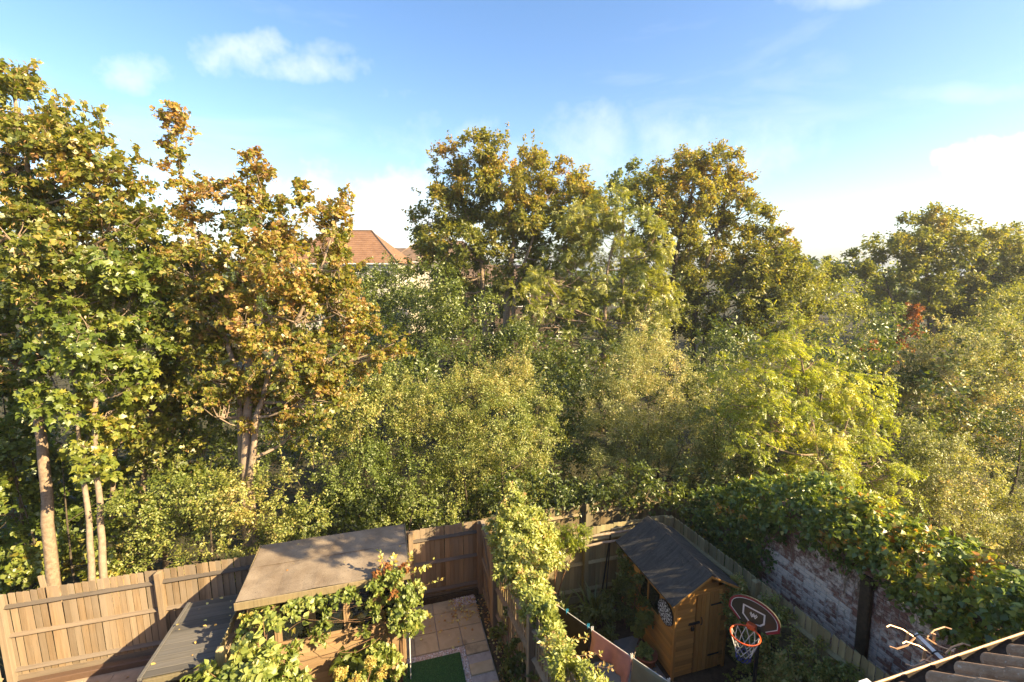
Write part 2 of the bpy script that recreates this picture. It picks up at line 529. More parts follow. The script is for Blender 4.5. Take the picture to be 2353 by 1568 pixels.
G1, G2, G3 = (0.030, 0.055, 0.008), (0.075, 0.115, 0.016), (0.125, 0.155, 0.024)
L = {}
L['syc'] = leaf_mat('sycamore leaves', [(0.0, (0.05, 0.07, 0.012)), (0.3, (0.105, 0.118, 0.019)), (0.55, (0.175, 0.165, 0.028)), (0.75, (0.255, 0.18, 0.048)), (1.0, (0.26, 0.14, 0.06))], 0.45, 0.05)
L['syc_green'] = leaf_mat('green sycamore leaves', [(0.0, (0.045, 0.07, 0.012)), (0.5, (0.10, 0.13, 0.022)), (0.85, (0.17, 0.175, 0.03)), (1.0, (0.26, 0.19, 0.04))], 0.40, 0.05)
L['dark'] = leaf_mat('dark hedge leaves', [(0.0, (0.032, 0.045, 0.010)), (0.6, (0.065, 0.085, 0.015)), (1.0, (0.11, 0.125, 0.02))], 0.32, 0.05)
L['shrub'] = leaf_mat('olive shrub leaves', [(0.0, (0.055, 0.08, 0.012)), (0.5, (0.125, 0.145, 0.028)), (0.85, (0.23, 0.215, 0.06)), (1.0, (0.26, 0.20, 0.07))], 0.34, 0.05, rough=0.5)
L['pale'] = leaf_mat('pale grey green leaves', [(0.0, (0.075, 0.09, 0.02)), (0.5, (0.175, 0.18, 0.055)), (0.85, (0.31, 0.275, 0.12)), (1.0, (0.33, 0.23, 0.10))], 0.34, 0.05, rough=0.5)
L['lime'] = leaf_mat('autumn poplar leaves', [(0.0, (0.06, 0.072, 0.013)), (0.45, (0.125, 0.128, 0.021)), (0.75, (0.195, 0.155, 0.028)), (1.0, (0.23, 0.125, 0.035))], 0.46, 0.03)
L['ash'] = leaf_mat('light green ash leaves', [(0.0, (0.07, 0.088, 0.015)), (0.5, (0.14, 0.15, 0.028)), (1.0, (0.22, 0.205, 0.045))], 0.42, 0.05)
L['gold'] = leaf_mat('golden green leaflets', [(0.0, (0.105, 0.135, 0.018)), (0.5, (0.205, 0.225, 0.03)), (1.0, (0.33, 0.295, 0.045))], 0.45, 0.05)
L['ivy'] = leaf_mat('ivy leaves', [(0.0, (0.03, 0.052, 0.016)), (0.5, (0.075, 0.11, 0.024)), (0.8, (0.17, 0.19, 0.03)), (0.94, (0.24, 0.19, 0.035)), (1.0, (0.33, 0.15, 0.035))], 0.32, 0.045, rough=0.4)
L['red'] = leaf_mat('rust red leaves', [(0.0, (0.13, 0.07, 0.025)), (0.6, (0.21, 0.09, 0.035)), (1.0, (0.25, 0.14, 0.045))], 0.36, 0.03, tcol=(1.2, 0.85, 0.5))
L['jas'] = leaf_mat('pale jasmine leaves', [(0.0, (0.10, 0.125, 0.022)), (0.5, (0.22, 0.24, 0.06)), (0.85, (0.34, 0.33, 0.12)), (1.0, (0.34, 0.20, 0.09))], 0.36, 0.05, rough=0.5)
L['big'] = leaf_mat('broad shrub leaves', [(0.0, (0.07, 0.10, 0.018)), (0.5, (0.15, 0.18, 0.04)), (0.85, (0.25, 0.255, 0.075)), (1.0, (0.31, 0.23, 0.06))], 0.34, 0.05, rough=0.5)
L['flower'] = leaf_mat('cream yellow florets', [(0.0, (0.24, 0.19, 0.05)), (1.0, (0.40, 0.33, 0.12))], 0.3, 0.03)
L['deadleaf'] = leaf_mat('fallen leaves', [(0.0, (0.20, 0.10, 0.035)), (0.5, (0.33, 0.20, 0.06)), (1.0, (0.52, 0.40, 0.16))], 0.15, 0.04)
L['pebble'] = leaf_mat('pebbles', [(0.0, (0.20, 0.12, 0.09)), (0.5, (0.38, 0.27, 0.21)), (1.0, (0.58, 0.50, 0.44))], 0.0, 0.03, rough=0.6)

# ------------------------------------------------------------------ leaf templates (x across, y along the leaf, z normal); unit length
def tmpl(verts, faces):
    return np.array(verts, dtype=np.float64), faces


T_OVAL = tmpl([(0, 0, 0), (0.28, 0.42, 0.07), (0, 1, -0.08), (-0.28, 0.42, 0.07)], [(0, 1, 2), (0, 2, 3)])
T_BROAD = tmpl([(0, 0, 0), (0.30, 0.22, 0.06), (0.34, 0.5, 0.09), (0.0, 1.0, -0.16), (-0.34, 0.5, 0.09), (-0.30, 0.22, 0.06), (0, 0.5, 0.0)],
               [(0, 1, 2, 6), (6, 2, 3), (6, 3, 4), (0, 6, 4, 5)])
T_MAPLE = tmpl([(0, 0, 0), (0.40, -0.02, -0.12), (0.25, 0.24, 0.03), (0.56, 0.46, -0.20), (0.26, 0.58, 0.00), (0.0, 1.0, -0.26),
                (-0.26, 0.58, 0.00), (-0.56, 0.46, -0.20), (-0.25, 0.24, 0.03), (-0.40, -0.02, -0.12)],
               [(0, 1, 2), (0, 2, 4, 5), (2, 3, 4), (0, 5, 6, 8), (6, 7, 8), (0, 8, 9)])
T_MAPLE4 = tmpl([(0, 0, 0), (0.46, 0.12, -0.06), (0.20, 0.42, 0.03), (0.40, 0.72, -0.04), (0, 1.0, -0.14), (-0.40, 0.72, -0.04), (-0.20, 0.42, 0.03), (-0.46, 0.12, -0.06)],
                [(0, 1, 2), (0, 2, 3), (0, 3, 4, 5), (0, 5, 6), (0, 6, 7)])
T_IVY = tmpl([(0, 0, 0), (0.42, 0.18, -0.04), (0.24, 0.55, 0.03), (0, 1.0, -0.10), (-0.24, 0.55, 0.03), (-0.42, 0.18, -0.04)],
             [(0, 1, 2, 3), (0, 3, 4, 5)])


def compound(pairs, w_=0.16, l_=0.34):
    vs, fs = [], []
    def leaflet(px, py, ang, ln):
        c, s = math.cos(ang), math.sin(ang)
        b = len(vs)
        for x, y, z in ((0, 0, 0), (w_ / 2, 0.45, 0.03), (0, 1, -0.05), (-w_ / 2, 0.45, 0.03)):
            x *= 1; y *= ln
            vs.append((px + x * c + y * s, py - x * s + y * c, z - 0.25 * (py + y * c) ** 2))
        fs.append((b, b + 1, b + 2, b + 3))
    for i in range(pairs):
        y = 0.15 + 0.68 * i / max(1, pairs - 1)
        leaflet(0, y, 1.05, l_); leaflet(0, y, -1.05, l_)
    leaflet(0, 0.85, 0, l_)
    return tmpl(vs, fs)


T_ASH = compound(4, 0.17, 0.36)
T_FINE = compound(4, 0.15, 0.26)
T_KEYS = tmpl([(0, 0, 0), (0.16, 0.5, 0.05), (0, 1, 0), (-0.16, 0.5, -0.05), (0.05, 0.1, 0.16), (-0.05, 0.9, 0.14)], [(0, 1, 2, 3), (0, 4, 5)])
T_STRAP = tmpl([(-0.02, 0, 0), (0.02, 0, 0), (0.028, 0.4, 0.12), (-0.028, 0.4, 0.12), (0.018, 0.75, 0.10), (-0.018, 0.75, 0.10), (0, 1.0, -0.06)],
               [(0, 1, 2, 3), (3, 2, 4, 5), (5, 4, 6)])
T_PEB = tmpl([(0.5, 0, 0), (-0.3, 0.45, 0), (-0.3, -0.45, 0), (0, 0, 0.42)], [(0, 1, 3), (1, 2, 3), (2, 0, 3)])


def norm(a):
    return a / np.maximum(np.linalg.norm(a, axis=1, keepdims=True), 1e-9)


def leaves_mesh(name, groups, mats):
    """groups: (template, pos Nx3, normal Nx3, along Nx3, size N, tint N, material index)"""
    V_, loops, starts, totals, tints, mi, base = [], [], [], [], [], [], 0
    for (tv, tf), pos, nrm, alo, size, tint, idx in groups:
        n = len(pos)
        if n == 0:
            continue
        z = norm(nrm); y = alo - z * np.sum(alo * z, axis=1, keepdims=True)
        bad = np.linalg.norm(y, axis=1) < 1e-4
        y[bad] = np.cross(z[bad], [0.3, 0.5, 0.8])
        y = norm(y); x = np.cross(y, z)
        k = len(tv)
        vs = pos[:, None, :] + size[:, None, None] * (tv[None, :, 0:1] * x[:, None, :] + tv[None, :, 1:2] * y[:, None, :] + tv[None, :, 2:3] * z[:, None, :])
        V_.append(vs.reshape(-1, 3))
        off = base + np.arange(n)[:, None] * k
        fl = np.concatenate([np.array(f) for f in tf]); fc = np.array([len(f) for f in tf])
        loops.append((off + fl[None, :]).ravel())
        totals.append(np.tile(fc, n))
        tints.append(np.repeat(tint, len(tf)))
        mi.append(np.full(n * len(tf), idx))
        base += n * k
    V_ = np.concatenate(V_); loops = np.concatenate(loops); totals = np.concatenate(totals)
    starts = np.concatenate([[0], np.cumsum(totals)[:-1]])
    me = bpy.data.meshes.new(name)
    me.vertices.add(len(V_)); me.vertices.foreach_set('co', V_.astype(np.float32).ravel())
    me.loops.add(len(loops)); me.loops.foreach_set('vertex_index', loops.astype(np.int32))
    me.polygons.add(len(totals)); me.polygons.foreach_set('loop_start', starts.astype(np.int32))
    me.polygons.foreach_set('material_index', np.concatenate(mi).astype(np.int32))
    for m in mats:
        me.materials.append(m)
    a = me.attributes.new('tint', 'FLOAT', 'FACE')
    a.data.foreach_set('value', np.clip(np.concatenate(tints), 0, 1).astype(np.float32))
    me.update(calc_edges=True)
    return me


DENS, PER = 1.9, 1.7
_ph = RNG.uniform(0, 6.28, (6, 3)); _fr = RNG.normal(0, 1, (6, 3))
def vnoise(p, f):
    """cheap smooth noise in about -1..1"""
    q = np.zeros(len(p))
    for i in range(6):
        q += np.sin(p @ (_fr[i] * f) + _ph[i, 0]) * np.sin(p @ (np.roll(_fr[i], 1) * f * 1.7) + _ph[i, 1])
    return q / 2.4


def rand_dirs(n, rng):
    return norm(rng.normal(0, 1, (n, 3)))


def subclumps(lobes, sub_r, dens, rng, inner=0.5):
    """centres of small clumps spread through the outer part of the lobes"""
    C, O = [], []
    lob = [(np.array(c), np.array(r_)) for c, r_ in lobes]
    for i, (c, r_) in enumerate(lob):
        n = max(3, int(DENS * dens * (r_[0] * r_[1] + r_[0] * r_[2] + r_[1] * r_[2]) / 3 / sub_r ** 2))
        d = rand_dirs(n, rng)
        p = c + d * r_ * (inner + (1 - inner) * rng.random((n, 1)) ** 0.6)
        keep = np.ones(n, bool)
        for j, (c2, r2) in enumerate(lob):
            if j != i:
                keep &= np.linalg.norm((p - c2) / r2, axis=1) > 0.62
        C.append(p[keep]); O.append(d[keep])
    return np.concatenate(C), np.concatenate(O)


def fill(lobes, sub_r, dens, twigs, per, leaf, size, tint=(0.3, 0.2, 0.25), seed=1, gap=-9.0, up=0.5, droop=0.0, mi=0, tint_f=0.9, inner=0.5,
         keys=0.0, flat=1.0, light_up=0.0, shrink=0.12):
    """returns (leaf groups, sub-clump centres, twig segments)"""
    rng = np.random.default_rng(seed)
    per = int(round(per * PER))
    lobes = [(c, tuple(max(0.45 * q, q - shrink * sub_r) for q in r_)) for c, r_ in lobes]
    C, O = subclumps(lobes, sub_r, dens, rng, inner)
    if gap > -5:
        k = vnoise(C, 1.1 / sub_r) > gap
        C, O = C[k], O[k]
    nC = len(C)
    sr = sub_r * rng.uniform(0.65, 1.35, nC)
    tw_c = np.repeat(np.arange(nC), twigs)
    d = norm(rand_dirs(len(tw_c), rng) + O[tw_c] * 0.55 + np.array([0, 0, 0.25]))
    d[:, 2] *= flat
    tip = C[tw_c] + d * (sr[tw_c] * rng.uniform(0.6, 1.25, len(tw_c)))[:, None]
    base = C[tw_c] + d * (sr[tw_c] * 0.1)[:, None]
    N = len(tw_c) * per
    ti = np.repeat(np.arange(len(tw_c)), per)
    t = rng.uniform(0.15, 1.0, N) ** 0.8
    pos = base[ti] + (tip - base)[ti] * t[:, None] + rng.normal(0, sub_r * 0.13, (N, 3))
    pos[:, 2] -= droop * sub_r * t ** 2
    alo = norm(d[ti] + rng.normal(0, 0.65, (N, 3)) + np.array([0, 0, -droop - 0.15]))
    nrm = norm(O[tw_c][ti] * 0.45 + rng.normal(0, 0.55, (N, 3)) + np.array([0, 0, up]))
    sz = size * rng.uniform(0.6, 1.25, N)
    tn = tint[0] + tint[1] * vnoise(C, tint_f)[tw_c][ti] + tint[2] * rng.normal(0, 0.5, N) + 0.10 * rng.normal(0, 1, nC)[tw_c][ti]
    if light_up:  # paints crown tops in lighter tints, like light from above
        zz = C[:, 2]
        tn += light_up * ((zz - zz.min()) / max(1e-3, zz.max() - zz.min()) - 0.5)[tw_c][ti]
    groups = [(leaf, pos, nrm, alo, sz, tn, mi)]
    if keys:
        sel = rng.random(len(tw_c)) < keys
        kt = np.repeat(np.where(sel)[0], 7)
        kp = tip[kt] + rng.normal(0, size * 0.42, (len(kt), 3)) - np.array([0, 0, size * 0.5])
        ka = norm(rng.normal(0, 0.45, (len(kt), 3)) + np.array([0, 0, -1.0]))
        groups.append((T_KEYS, kp, rand_dirs(len(kt), rng), ka, size * rng.uniform(0.4, 0.75, len(kt)), 0.86 + rng.normal(0, 0.12, len(kt)), mi))
    return groups, C, (base, tip)


def shoot(mb, groups, p0, dirv, ln, leaf, size, tint, seed, n=22, mi=0, r0=0.012):
    """a single upright spray of leaves on its own stem"""
    rng = np.random.default_rng(seed)
    t = np.linspace(0, 1, 6)
    side = rng.normal(0, 0.10, 3)
    pts = np.array(p0)[None] + np.array(dirv)[None] * (ln * t)[:, None] + side[None] * (ln * t ** 2)[:, None]
    mb.tube([tuple(p) for p in pts], list(np.linspace(r0, r0 * 0.25, 6)), 4, False)
    tt = rng.uniform(0.1, 1, n)
    pos = np.array(p0)[None] + np.array(dirv)[None] * (ln * tt)[:, None] + side[None] * (ln * tt ** 2)[:, None]
    d = rand_dirs(n, rng) + np.array(dirv) * 0.5
    pos = pos + norm(d) * size * 0.25
    groups.append((leaf, pos, rand_dirs(n, rng) + np.array([0, 0, 0.5]), norm(d), size * rng.uniform(0.6, 1.1, n), tint + rng.normal(0, 0.15, n), mi))


def limb(mb, a, b, ra, rb, rng, sag=0.08, sides=5, seg=4):
    a, b = np.array(a), np.array(b)
    ln = np.linalg.norm(b - a)
    m = rng.normal(0, sag * ln, 3)
    pts, rad = [], []
    for i in range(seg + 1):
        t = i / seg
        pts.append(a + (b - a) * t + m * math.sin(math.pi * t) + np.array([0, 0, -0.10 * ln * math.sin(math.pi * t)]))
        rad.append(ra + (rb - ra) * t)
    mb.tube(pts, rad, sides, False)


def plant(name, label, cat, base, stems, lobes, leaf, lmat, bark, sub_r, dens, twigs, per, size, group=None, seed=1, trunk_name='trunk', crown_name='crown',
          stem_r=0.1, shoots=(), branch=True, twig_r=0.0, twig_every=1, extra=(), **kw):
    """tree or bush: an Empty at the base with a trunk mesh (stems, limbs, branches) and a crown mesh of leaves"""
    rng = np.random.default_rng(seed + 1000)
    root = thing(name, label, cat, tuple(base), 0, group)
    B = np.array(base)
    groups, C, (tb, tt) = fill(lobes, sub_r, dens, twigs, per, leaf, size, seed=seed, **kw)
    nodes, nrad, own, mbs = [], [], [], []
    for st in stems:
        mb = MB(); mbs.append(mb)
        rr = stem_r if not isinstance(st[-1], float) else st[-1]
        pts = [np.array(p) for p in st if not isinstance(p, float)]
        fine = []
        for i in range(len(pts) - 1):
            for k in range(3):
                fine.append(pts[i] + (pts[i + 1] - pts[i]) * k / 3 + rng.normal(0, rr * 0.12, 3))
        fine.append(pts[-1])
        rad = [rr * (1.25 if i == 0 else 1) * (1 - 0.82 * i / (len(fine) - 1)) for i in range(len(fine))]
        mb.tube(fine, rad, 9)
        nodes += fine; nrad += rad; own += [len(mbs) - 1] * len(fine)
    nodes_a = np.array(nodes); nrad = np.array(nrad)
    for c, r_ in lobes:
        c = np.array(c)
        d = np.linalg.norm(nodes_a - c, axis=1) + 2.5 * np.maximum(0, nodes_a[:, 2] - c[2] + 0.15 * np.linalg.norm((nodes_a - c)[:, :2], axis=1))
        i = int(np.argmin(d)); mb = mbs[own[i]]
        rl = min(nrad[i] * 0.62, stem_r * 0.5)
        limb(mb, nodes_a[i], c, rl, rl * 0.4, rng, seg=5)
        if branch:
            near = np.argsort(np.linalg.norm(C - c, axis=1))[:14]
            for j in near:
                if np.linalg.norm(C[j] - c) < 1.3 * max(r_):
                    limb(mb, c + (nodes_a[i] - c) * rng.uniform(0, 0.4), C[j], rl * 0.42, rl * 0.12, rng, sides=4, seg=3)
    tw = MB()
    if twig_r:
        for a, b in zip(tb[::twig_every], tt[::twig_every]):
            tw.tube([a, (a + b) / 2 + rng.normal(0, 0.05 * sub_r, 3), b], [twig_r, twig_r * 0.7, twig_r * 0.3], 3, False)
    for s in shoots:
        shoot(tw, groups, *s)
    groups += list(extra)
    for mb in mbs + [tw]:
        if mb.v:
            mb.v = [tuple(np.array(p) - B) for p in mb.v]
            o = mb.build('twigs' if mb is tw else trunk_name, bark, root, smooth=True)
            if mb is tw:
                tag(o, kind='stuff')
    groups = [(a, b - B, *c) for a, b, *c in groups]
    mats = lmat if isinstance(lmat, list) else [lmat]
    inst(crown_name, leaves_mesh(crown_name, groups, mats), root)
    return root


def plobes(lst, d, depth=1.0, seed=3, jit=0.45):
    """lobes given along sight lines at about depth d; each gets its own distance and real radius"""
    rng = np.random.default_rng(seed)
    out = []
    for it in lst:
        x, y, r_ = it[:3]
        dd = (it[3] if len(it) > 3 else d) + rng.uniform(-jit, jit) * r_ * d / 1040 * 2.0
        rr = r_ * dd / 1040
        out.append((tuple(at(x, y, dd)), (rr, rr * depth, rr)))
    return out


def ground_under(p):
    return (float(p[0]), float(p[1]), 0.0)


# ================================================================== SETTING
def sheet(name, poly, z, mat, kind='structure', div=0):
    mb = MB()
    mb.add([(*g(v, u)[:2], z) for v, u in poly], [tuple(range(len(poly)))])
    o = mb.build(name, mat)
    return tag(o, kind=kind)


gm = MB(); gm.add([(-400, -300, 0), (400, -300, 0), (400, 700, 0), (-400, 700, 0)], [(0, 1, 2, 3)])
tag(gm.build('ground', M['ground']), kind='structure')
pat = sheet('patio', [(-2.6, 4.0), (1.80, 4.0), (1.80, 9.40), (-2.6, 9.40)], 0.006, M['mortar'])
terr = sheet('terrace', [(-6.62, 3.0), (-2.75, 3.0), (-2.75, 9.30), (-6.62, 9.30)], 0.006, M['terrace'])
sheet('garden_bed', [(1.84, 4.0), (2.2, 4.0), (2.1, 9.3), (1.84, 9.3)], 0.012, M['soil'])
sheet('yard', [(2.35, 2.2), (6.35, 2.2), (6.2, 8.4), (2.35, 8.4)], 0.006, M['soil'])
sheet('path', [(9.0, 1.0), (17.5, 1.0), (15.6, 8.5), (12.6, 8.5)], 0.008, M['tarmac'])

# patio slabs, each its own piece
sm = {}
def slab(name, v0, v1, u0, u1, parent, mat, z=0.0):
    w_, d_ = round(v1 - v0 - 0.014, 3), round(u1 - u0 - 0.014, 3)
    key = (w_, d_, mat.name)
    if key not in sm:
        b = MB(); b.box(-w_ / 2, w_ / 2, -d_ / 2, d_ / 2, 0, 0.035)
        sm[key] = b.mesh('slab', mat, bevel=0.006)
    p = g((v0 + v1) / 2, (u0 + u1) / 2, z + rnd.uniform(0, 0.003))
    o = inst(name, sm[key], parent, p, (rnd.uniform(-0.004, 0.004), rnd.uniform(-0.004, 0.004), YAW + rnd.uniform(-0.004, 0.004)))
    return o


for iu, (u0, u1) in enumerate(((8.02, 8.51), (8.51, 9.0), (9.0, 9.36))):
    off = 0
    for v0, v1 in ((-0.12, 0.36), (0.36, 0.83), (0.83, 1.31), (1.31, 1.79)):
        slab('slab', v0 + off, v1 + off, u0, u1, pat, M['slab'])
for k in range(7):
    slab('slab', 1.33, 1.79, 8.02 - 0.26 - 0.47 * k if k else 7.76, 8.02 - 0.47 * k if k else 8.02, pat, M['slab'])
for k in range(4):
    slab('slab', -0.12 - 0.48 * (k + 1), -0.12 - 0.48 * k, 7.0, 7.45, pat, M['slab'])
# terrace slabs
for iu in range(7):
    for iv in range(8):
        slab('slab', -6.5 + 0.47 * iv, -6.03 + 0.47 * iv, 8.75 - 0.47 * iu, 9.22 - 0.47 * iu, terr, M['terrace'], -0.015)

# turf with a gravel strip round it
lm = MB(); lm.box(-0.55, 1.21, 5.0, 7.86, 0.02, 0.05)
lawn = lm.build('turf', M['lawn'], None, g(0, 0), (0, 0, YAW)); tag(lawn, kind='structure')


def scatter(n, area, seed):
    r_ = np.random.default_rng(seed)
    v0, v1, u0, u1 = area
    v, u = r_.uniform(v0, v1, n), r_.uniform(u0, u1, n)
    return np.stack([v * math.cos(YAW) - u * math.sin(YAW), v * math.sin(YAW) + u * math.cos(YAW), np.zeros(n)], 1)


def bits(name, areas, tm, mat, size, label, z=0.0, seed=5, nrm_j=0.25, tint=None):
    gr = []
    for i, (n, ar, zz) in enumerate(areas):
        r_ = np.random.default_rng(seed + i)
        p = scatter(n, ar, seed + i); p[:, 2] = zz + r_.uniform(0.001, 0.012, n)
        nr = r_.normal(0, nrm_j, (n, 3)) + np.array([0, 0, 1.0])
        tn = r_.random(n) if tint is None else tint + r_.normal(0, 0.2, n)
        gr.append((tm, p, nr, rand_dirs(n, r_), size * r_.uniform(0.5, 1.4, n), tn, 0))
    o = inst(name, leaves_mesh(name, gr, [mat]), None)
    return tag(o, label, None, None, 'stuff')


bits('gravel', [(900, (-0.1, 1.32, 7.875, 8.0), 0.008), (900, (1.225, 1.32, 6.0, 7.9), 0.008), (500, (1.3, 1.8, 9.1, 9.38), 0.035)], T_PEB, L['pebble'], 0.035,
     'loose pinkish gravel round the artificial turf')
tv = []
r_ = np.random.default_rng(8)
nb = 26000
tp = scatter(nb, (-0.5, 1.2, 5.6, 7.85), 3); tp[:, 2] = 0.05
ga = norm(r_.normal(0, 0.35, (nb, 3)) + np.array([0, 0, 1.0]))
T_BLADE = tmpl([(-0.09, 0, 0), (0.09, 0, 0), (0.0, 1, 0.15)], [(0, 1, 2)])
L['turf'] = leaf_mat('turf blades', [(0.0, (0.02, 0.07, 0.02)), (1.0, (0.07, 0.16, 0.05))], 0.2, 0.03)
tag(inst('turf_blades', leaves_mesh('turf_blades', [(T_BLADE, tp, r_.normal(0, 1, (nb, 3)), ga, 0.028 * r_.uniform(0.6, 1.2, nb), r_.random(nb), 0)], [L['turf']]), None),
    'short green artificial grass inside the gravel strip', None, None, 'stuff')
bits('fallen_leaves', [(160, (1.2, 1.8, 8.6, 9.35), 0.04), (260, (1.84, 2.12, 5.5, 9.2), 0.02), (60, (-0.1, 1.8, 8.0, 9.3), 0.04), (14, (-2.2, 0.2, 7.7, 9.0), 2.20),
                       (18, (-3.7, -2.8, 7.5, 9.0), 1.40), (120, (-6.4, -3.9, 7.5, 9.2), 0.03), (60, (3.2, 4.8, 5.0, 7.0), 0.02)], T_BROAD, L['deadleaf'], 0.055,
     'dry fallen leaves on paving, roofs and soil', seed=60)

# ================================================================== FENCES
board_cache = {}
def board_mesh(w_, h_, mat, k):
    key = (w_, h_, mat.name, k)
    if key not in board_cache:
        r0 = random.Random(k)
        b = MB()
        t0, t1 = 0.024, 0.006
        a = r0.uniform(-0.004, 0.004); c = r0.uniform(-0.004, 0.004)
        b.add([(0, 0, 0), (w_, 0, 0), (w_, t1, 0), (0, t0, 0), (0, 0, h_ + a), (w_, 0, h_ + c), (w_, t1, h_ + c), (0, t0, h_ + a)],
              [(0, 3, 2, 1), (4, 5, 6, 7), (0, 1, 5, 4), (1, 2, 6, 5), (2, 3, 7, 6), (3, 0, 4, 7)])
        board_cache[key] = b.mesh('board', mat)
    return board_cache[key]


def fence(name, label, p0, p1, h, mat, rail_mat, posts=(), z0=0.15, pitch=0.108, rails=(0.28, 0.98, 1.55), side=-1, gravel=True, group=None, post_h=0.0, rail_colors=None, cap=False):
    """closeboard fence from p0 to p1 (garden coords); rails and posts on the side -y (side=-1) or +y of the boards"""
    P0, P1 = g(*p0), g(*p1)
    d = P1 - P0
    ang = math.atan2(d.y, d.x)
    ln = d.length
    root = thing(name, label, 'fence', P0, ang, group)
    n = int(round(ln / pitch)); pt = ln / n
    for i in range(n):
        hh = h - z0 + 0.0
        me = board_mesh(round(pt * 0.962, 4), round(hh, 3), mat, i % 7)
        dz = rnd.uniform(-0.008, 0.008)
        inst('board', me, root, (i * pt, (0.03 if side < 0 else -0.03) + rnd.uniform(-0.002, 0.002), z0 + dz), (rnd.uniform(-0.004, 0.004), rnd.uniform(-0.006, 0.006), -0.10 + rnd.uniform(-0.03, 0.03)))
    cuts = sorted(set([0.0] + list(posts) + [ln]))
    for a, b in zip(cuts[:-1], cuts[1:]):
        if b - a < 0.2:
            continue
        for zr in rails:
            y0, y1 = (-0.045, 0.028) if side < 0 else (-0.028, 0.045)
            m = MB()
            if side < 0:
                poly = [(0.028, zr - 0.045), (0.028, zr + 0.045), (-0.005, zr + 0.03), (-0.042, zr), (-0.005, zr - 0.03)]
            else:
                poly = [(-0.022, zr - 0.045), (-0.022, zr + 0.045), (0.011, zr + 0.03), (0.048, zr), (0.011, zr - 0.03)]
            m.prism(poly, 0, a + 0.03, b - 0.03)
            o = m.build('rail', M['rail_grey'] if (zr > 1.3 and rail_mat is M['fence_h']) else rail_mat, root, (0, 0, 0), (0, rnd.uniform(-0.003, 0.003), 0))
    for a in posts:
        m = MB()
        ph = h + post_h + rnd.uniform(0.0, 0.03)
        yc = -0.035 if side < 0 else 0.035
        m.box(-0.05, 0.05, yc - 0.055, yc + 0.055, 0, ph - 0.02)
        m.add([(-0.05, yc - 0.055, ph - 0.02), (0.05, yc - 0.055, ph - 0.02), (0.05, yc + 0.055, ph - 0.02), (-0.05, yc + 0.055, ph - 0.02), (0, yc, ph + 0.01)],
              [(0, 1, 4), (1, 2, 4), (2, 3, 4), (3, 0, 4)])
        m.build('post', mat, root, (a, 0, 0), (0, rnd.uniform(-0.008, 0.008), 0), bevel=0.004)
    if gravel:
        m = MB(); m.box(0.02, ln - 0.02, 0.0, 0.05, 0.0, z0 + 0.01)
        m.build('gravel_board', rail_mat, root)
    if cap:
        m = MB(); m.box(0.0, ln, -0.02, 0.075, h + 0.0105, h + 0.035)
        m.build('capping', rail_mat, root, bevel=0.003)
    return root


BU = 9.47
fence('closeboard_fence', 'long warm brown closeboard fence behind terrace, summerhouse and patio', (-6.72, BU, 0), (2.03, BU, 0), 1.8, M['fence'], M['fence_h'],
      posts=(0.0, 2.42, 4.85, 7.13, 8.68))
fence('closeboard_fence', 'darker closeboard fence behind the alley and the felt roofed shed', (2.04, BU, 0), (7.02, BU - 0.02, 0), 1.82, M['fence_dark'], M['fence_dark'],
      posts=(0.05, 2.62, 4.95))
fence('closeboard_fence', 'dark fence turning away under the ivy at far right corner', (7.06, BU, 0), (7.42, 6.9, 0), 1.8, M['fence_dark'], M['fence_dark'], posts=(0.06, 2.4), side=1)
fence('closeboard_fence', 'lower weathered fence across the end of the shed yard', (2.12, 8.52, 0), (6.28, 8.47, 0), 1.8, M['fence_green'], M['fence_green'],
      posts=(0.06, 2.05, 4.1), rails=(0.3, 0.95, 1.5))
fence('closeboard_fence', 'long pale topped fence running between shed and brick wall', (6.33, 8.45, 0), (6.74, 3.2, 0), 1.8, M['fence_green'], M['fence_green'],
      posts=(0.06, 2.4, 4.8), side=-1, rails=(0.3, 0.95, 1.5))
fence('closeboard_fence', 'divider fence under the climbing jasmine between patio and yard', (2.06, 8.36, 0), (2.42, 4.6, 0), 1.78, M['fence'], M['fence_y'],
      posts=(0.06, 1.9, 3.7), side=-1, rails=(0.35, 0.95, 1.5))
fence('closeboard_fence', 'short fence at extreme left edge running towards the viewer', (-6.80, 9.35, 0), (-6.85, 6.4, 0), 1.8, M['fence'], M['fence_y'], posts=(1.5,), side=1)
fence('slatted_fence', 'short slatted fence with thick post beside the low plank roof', (-2.64, 7.20, 0), (-2.60, 9.1, 0), 1.62, M['fence_green'], M['fence_y'], posts=(0.0, 1.8), post_h=0.1, gravel=False, side=-1,
      rails=(0.3, 0.9, 1.45))

# sleeper along the bottom of the left fence
m = MB(); m.box(-6.6, -4.3, 9.27, 9.40, 0.0, 0.13)
tag(m.build('timber_edging', M['gutter'], None, (0, 0, 0), (0, 0, YAW), bevel=0.01), 'low reddish brown timber edging along foot of left fence', 'edging')
m = MB(); m.box(0.33, 1.9, 9.36, 9.415, 0.0, 0.17)  # dark brown board at the fence foot
tag(m.build('timber_edging', M['brown_wood'], None, (0, 0, 0), (0, 0, YAW), bevel=0.008), 'dark board along foot of the fence behind patio', 'edging')
# broken stake behind fence at far left
m = MB(); m.box(-0.045, 0.045, -0.012, 0.012, 0, 2.02)
tag(m.build('stake', M['fence'], None, g(-6.0, 9.56, 0), (0, R(-4), YAW), bevel=0.003), 'loose plank sticking up behind left fence beside the thick trunk', 'plank')

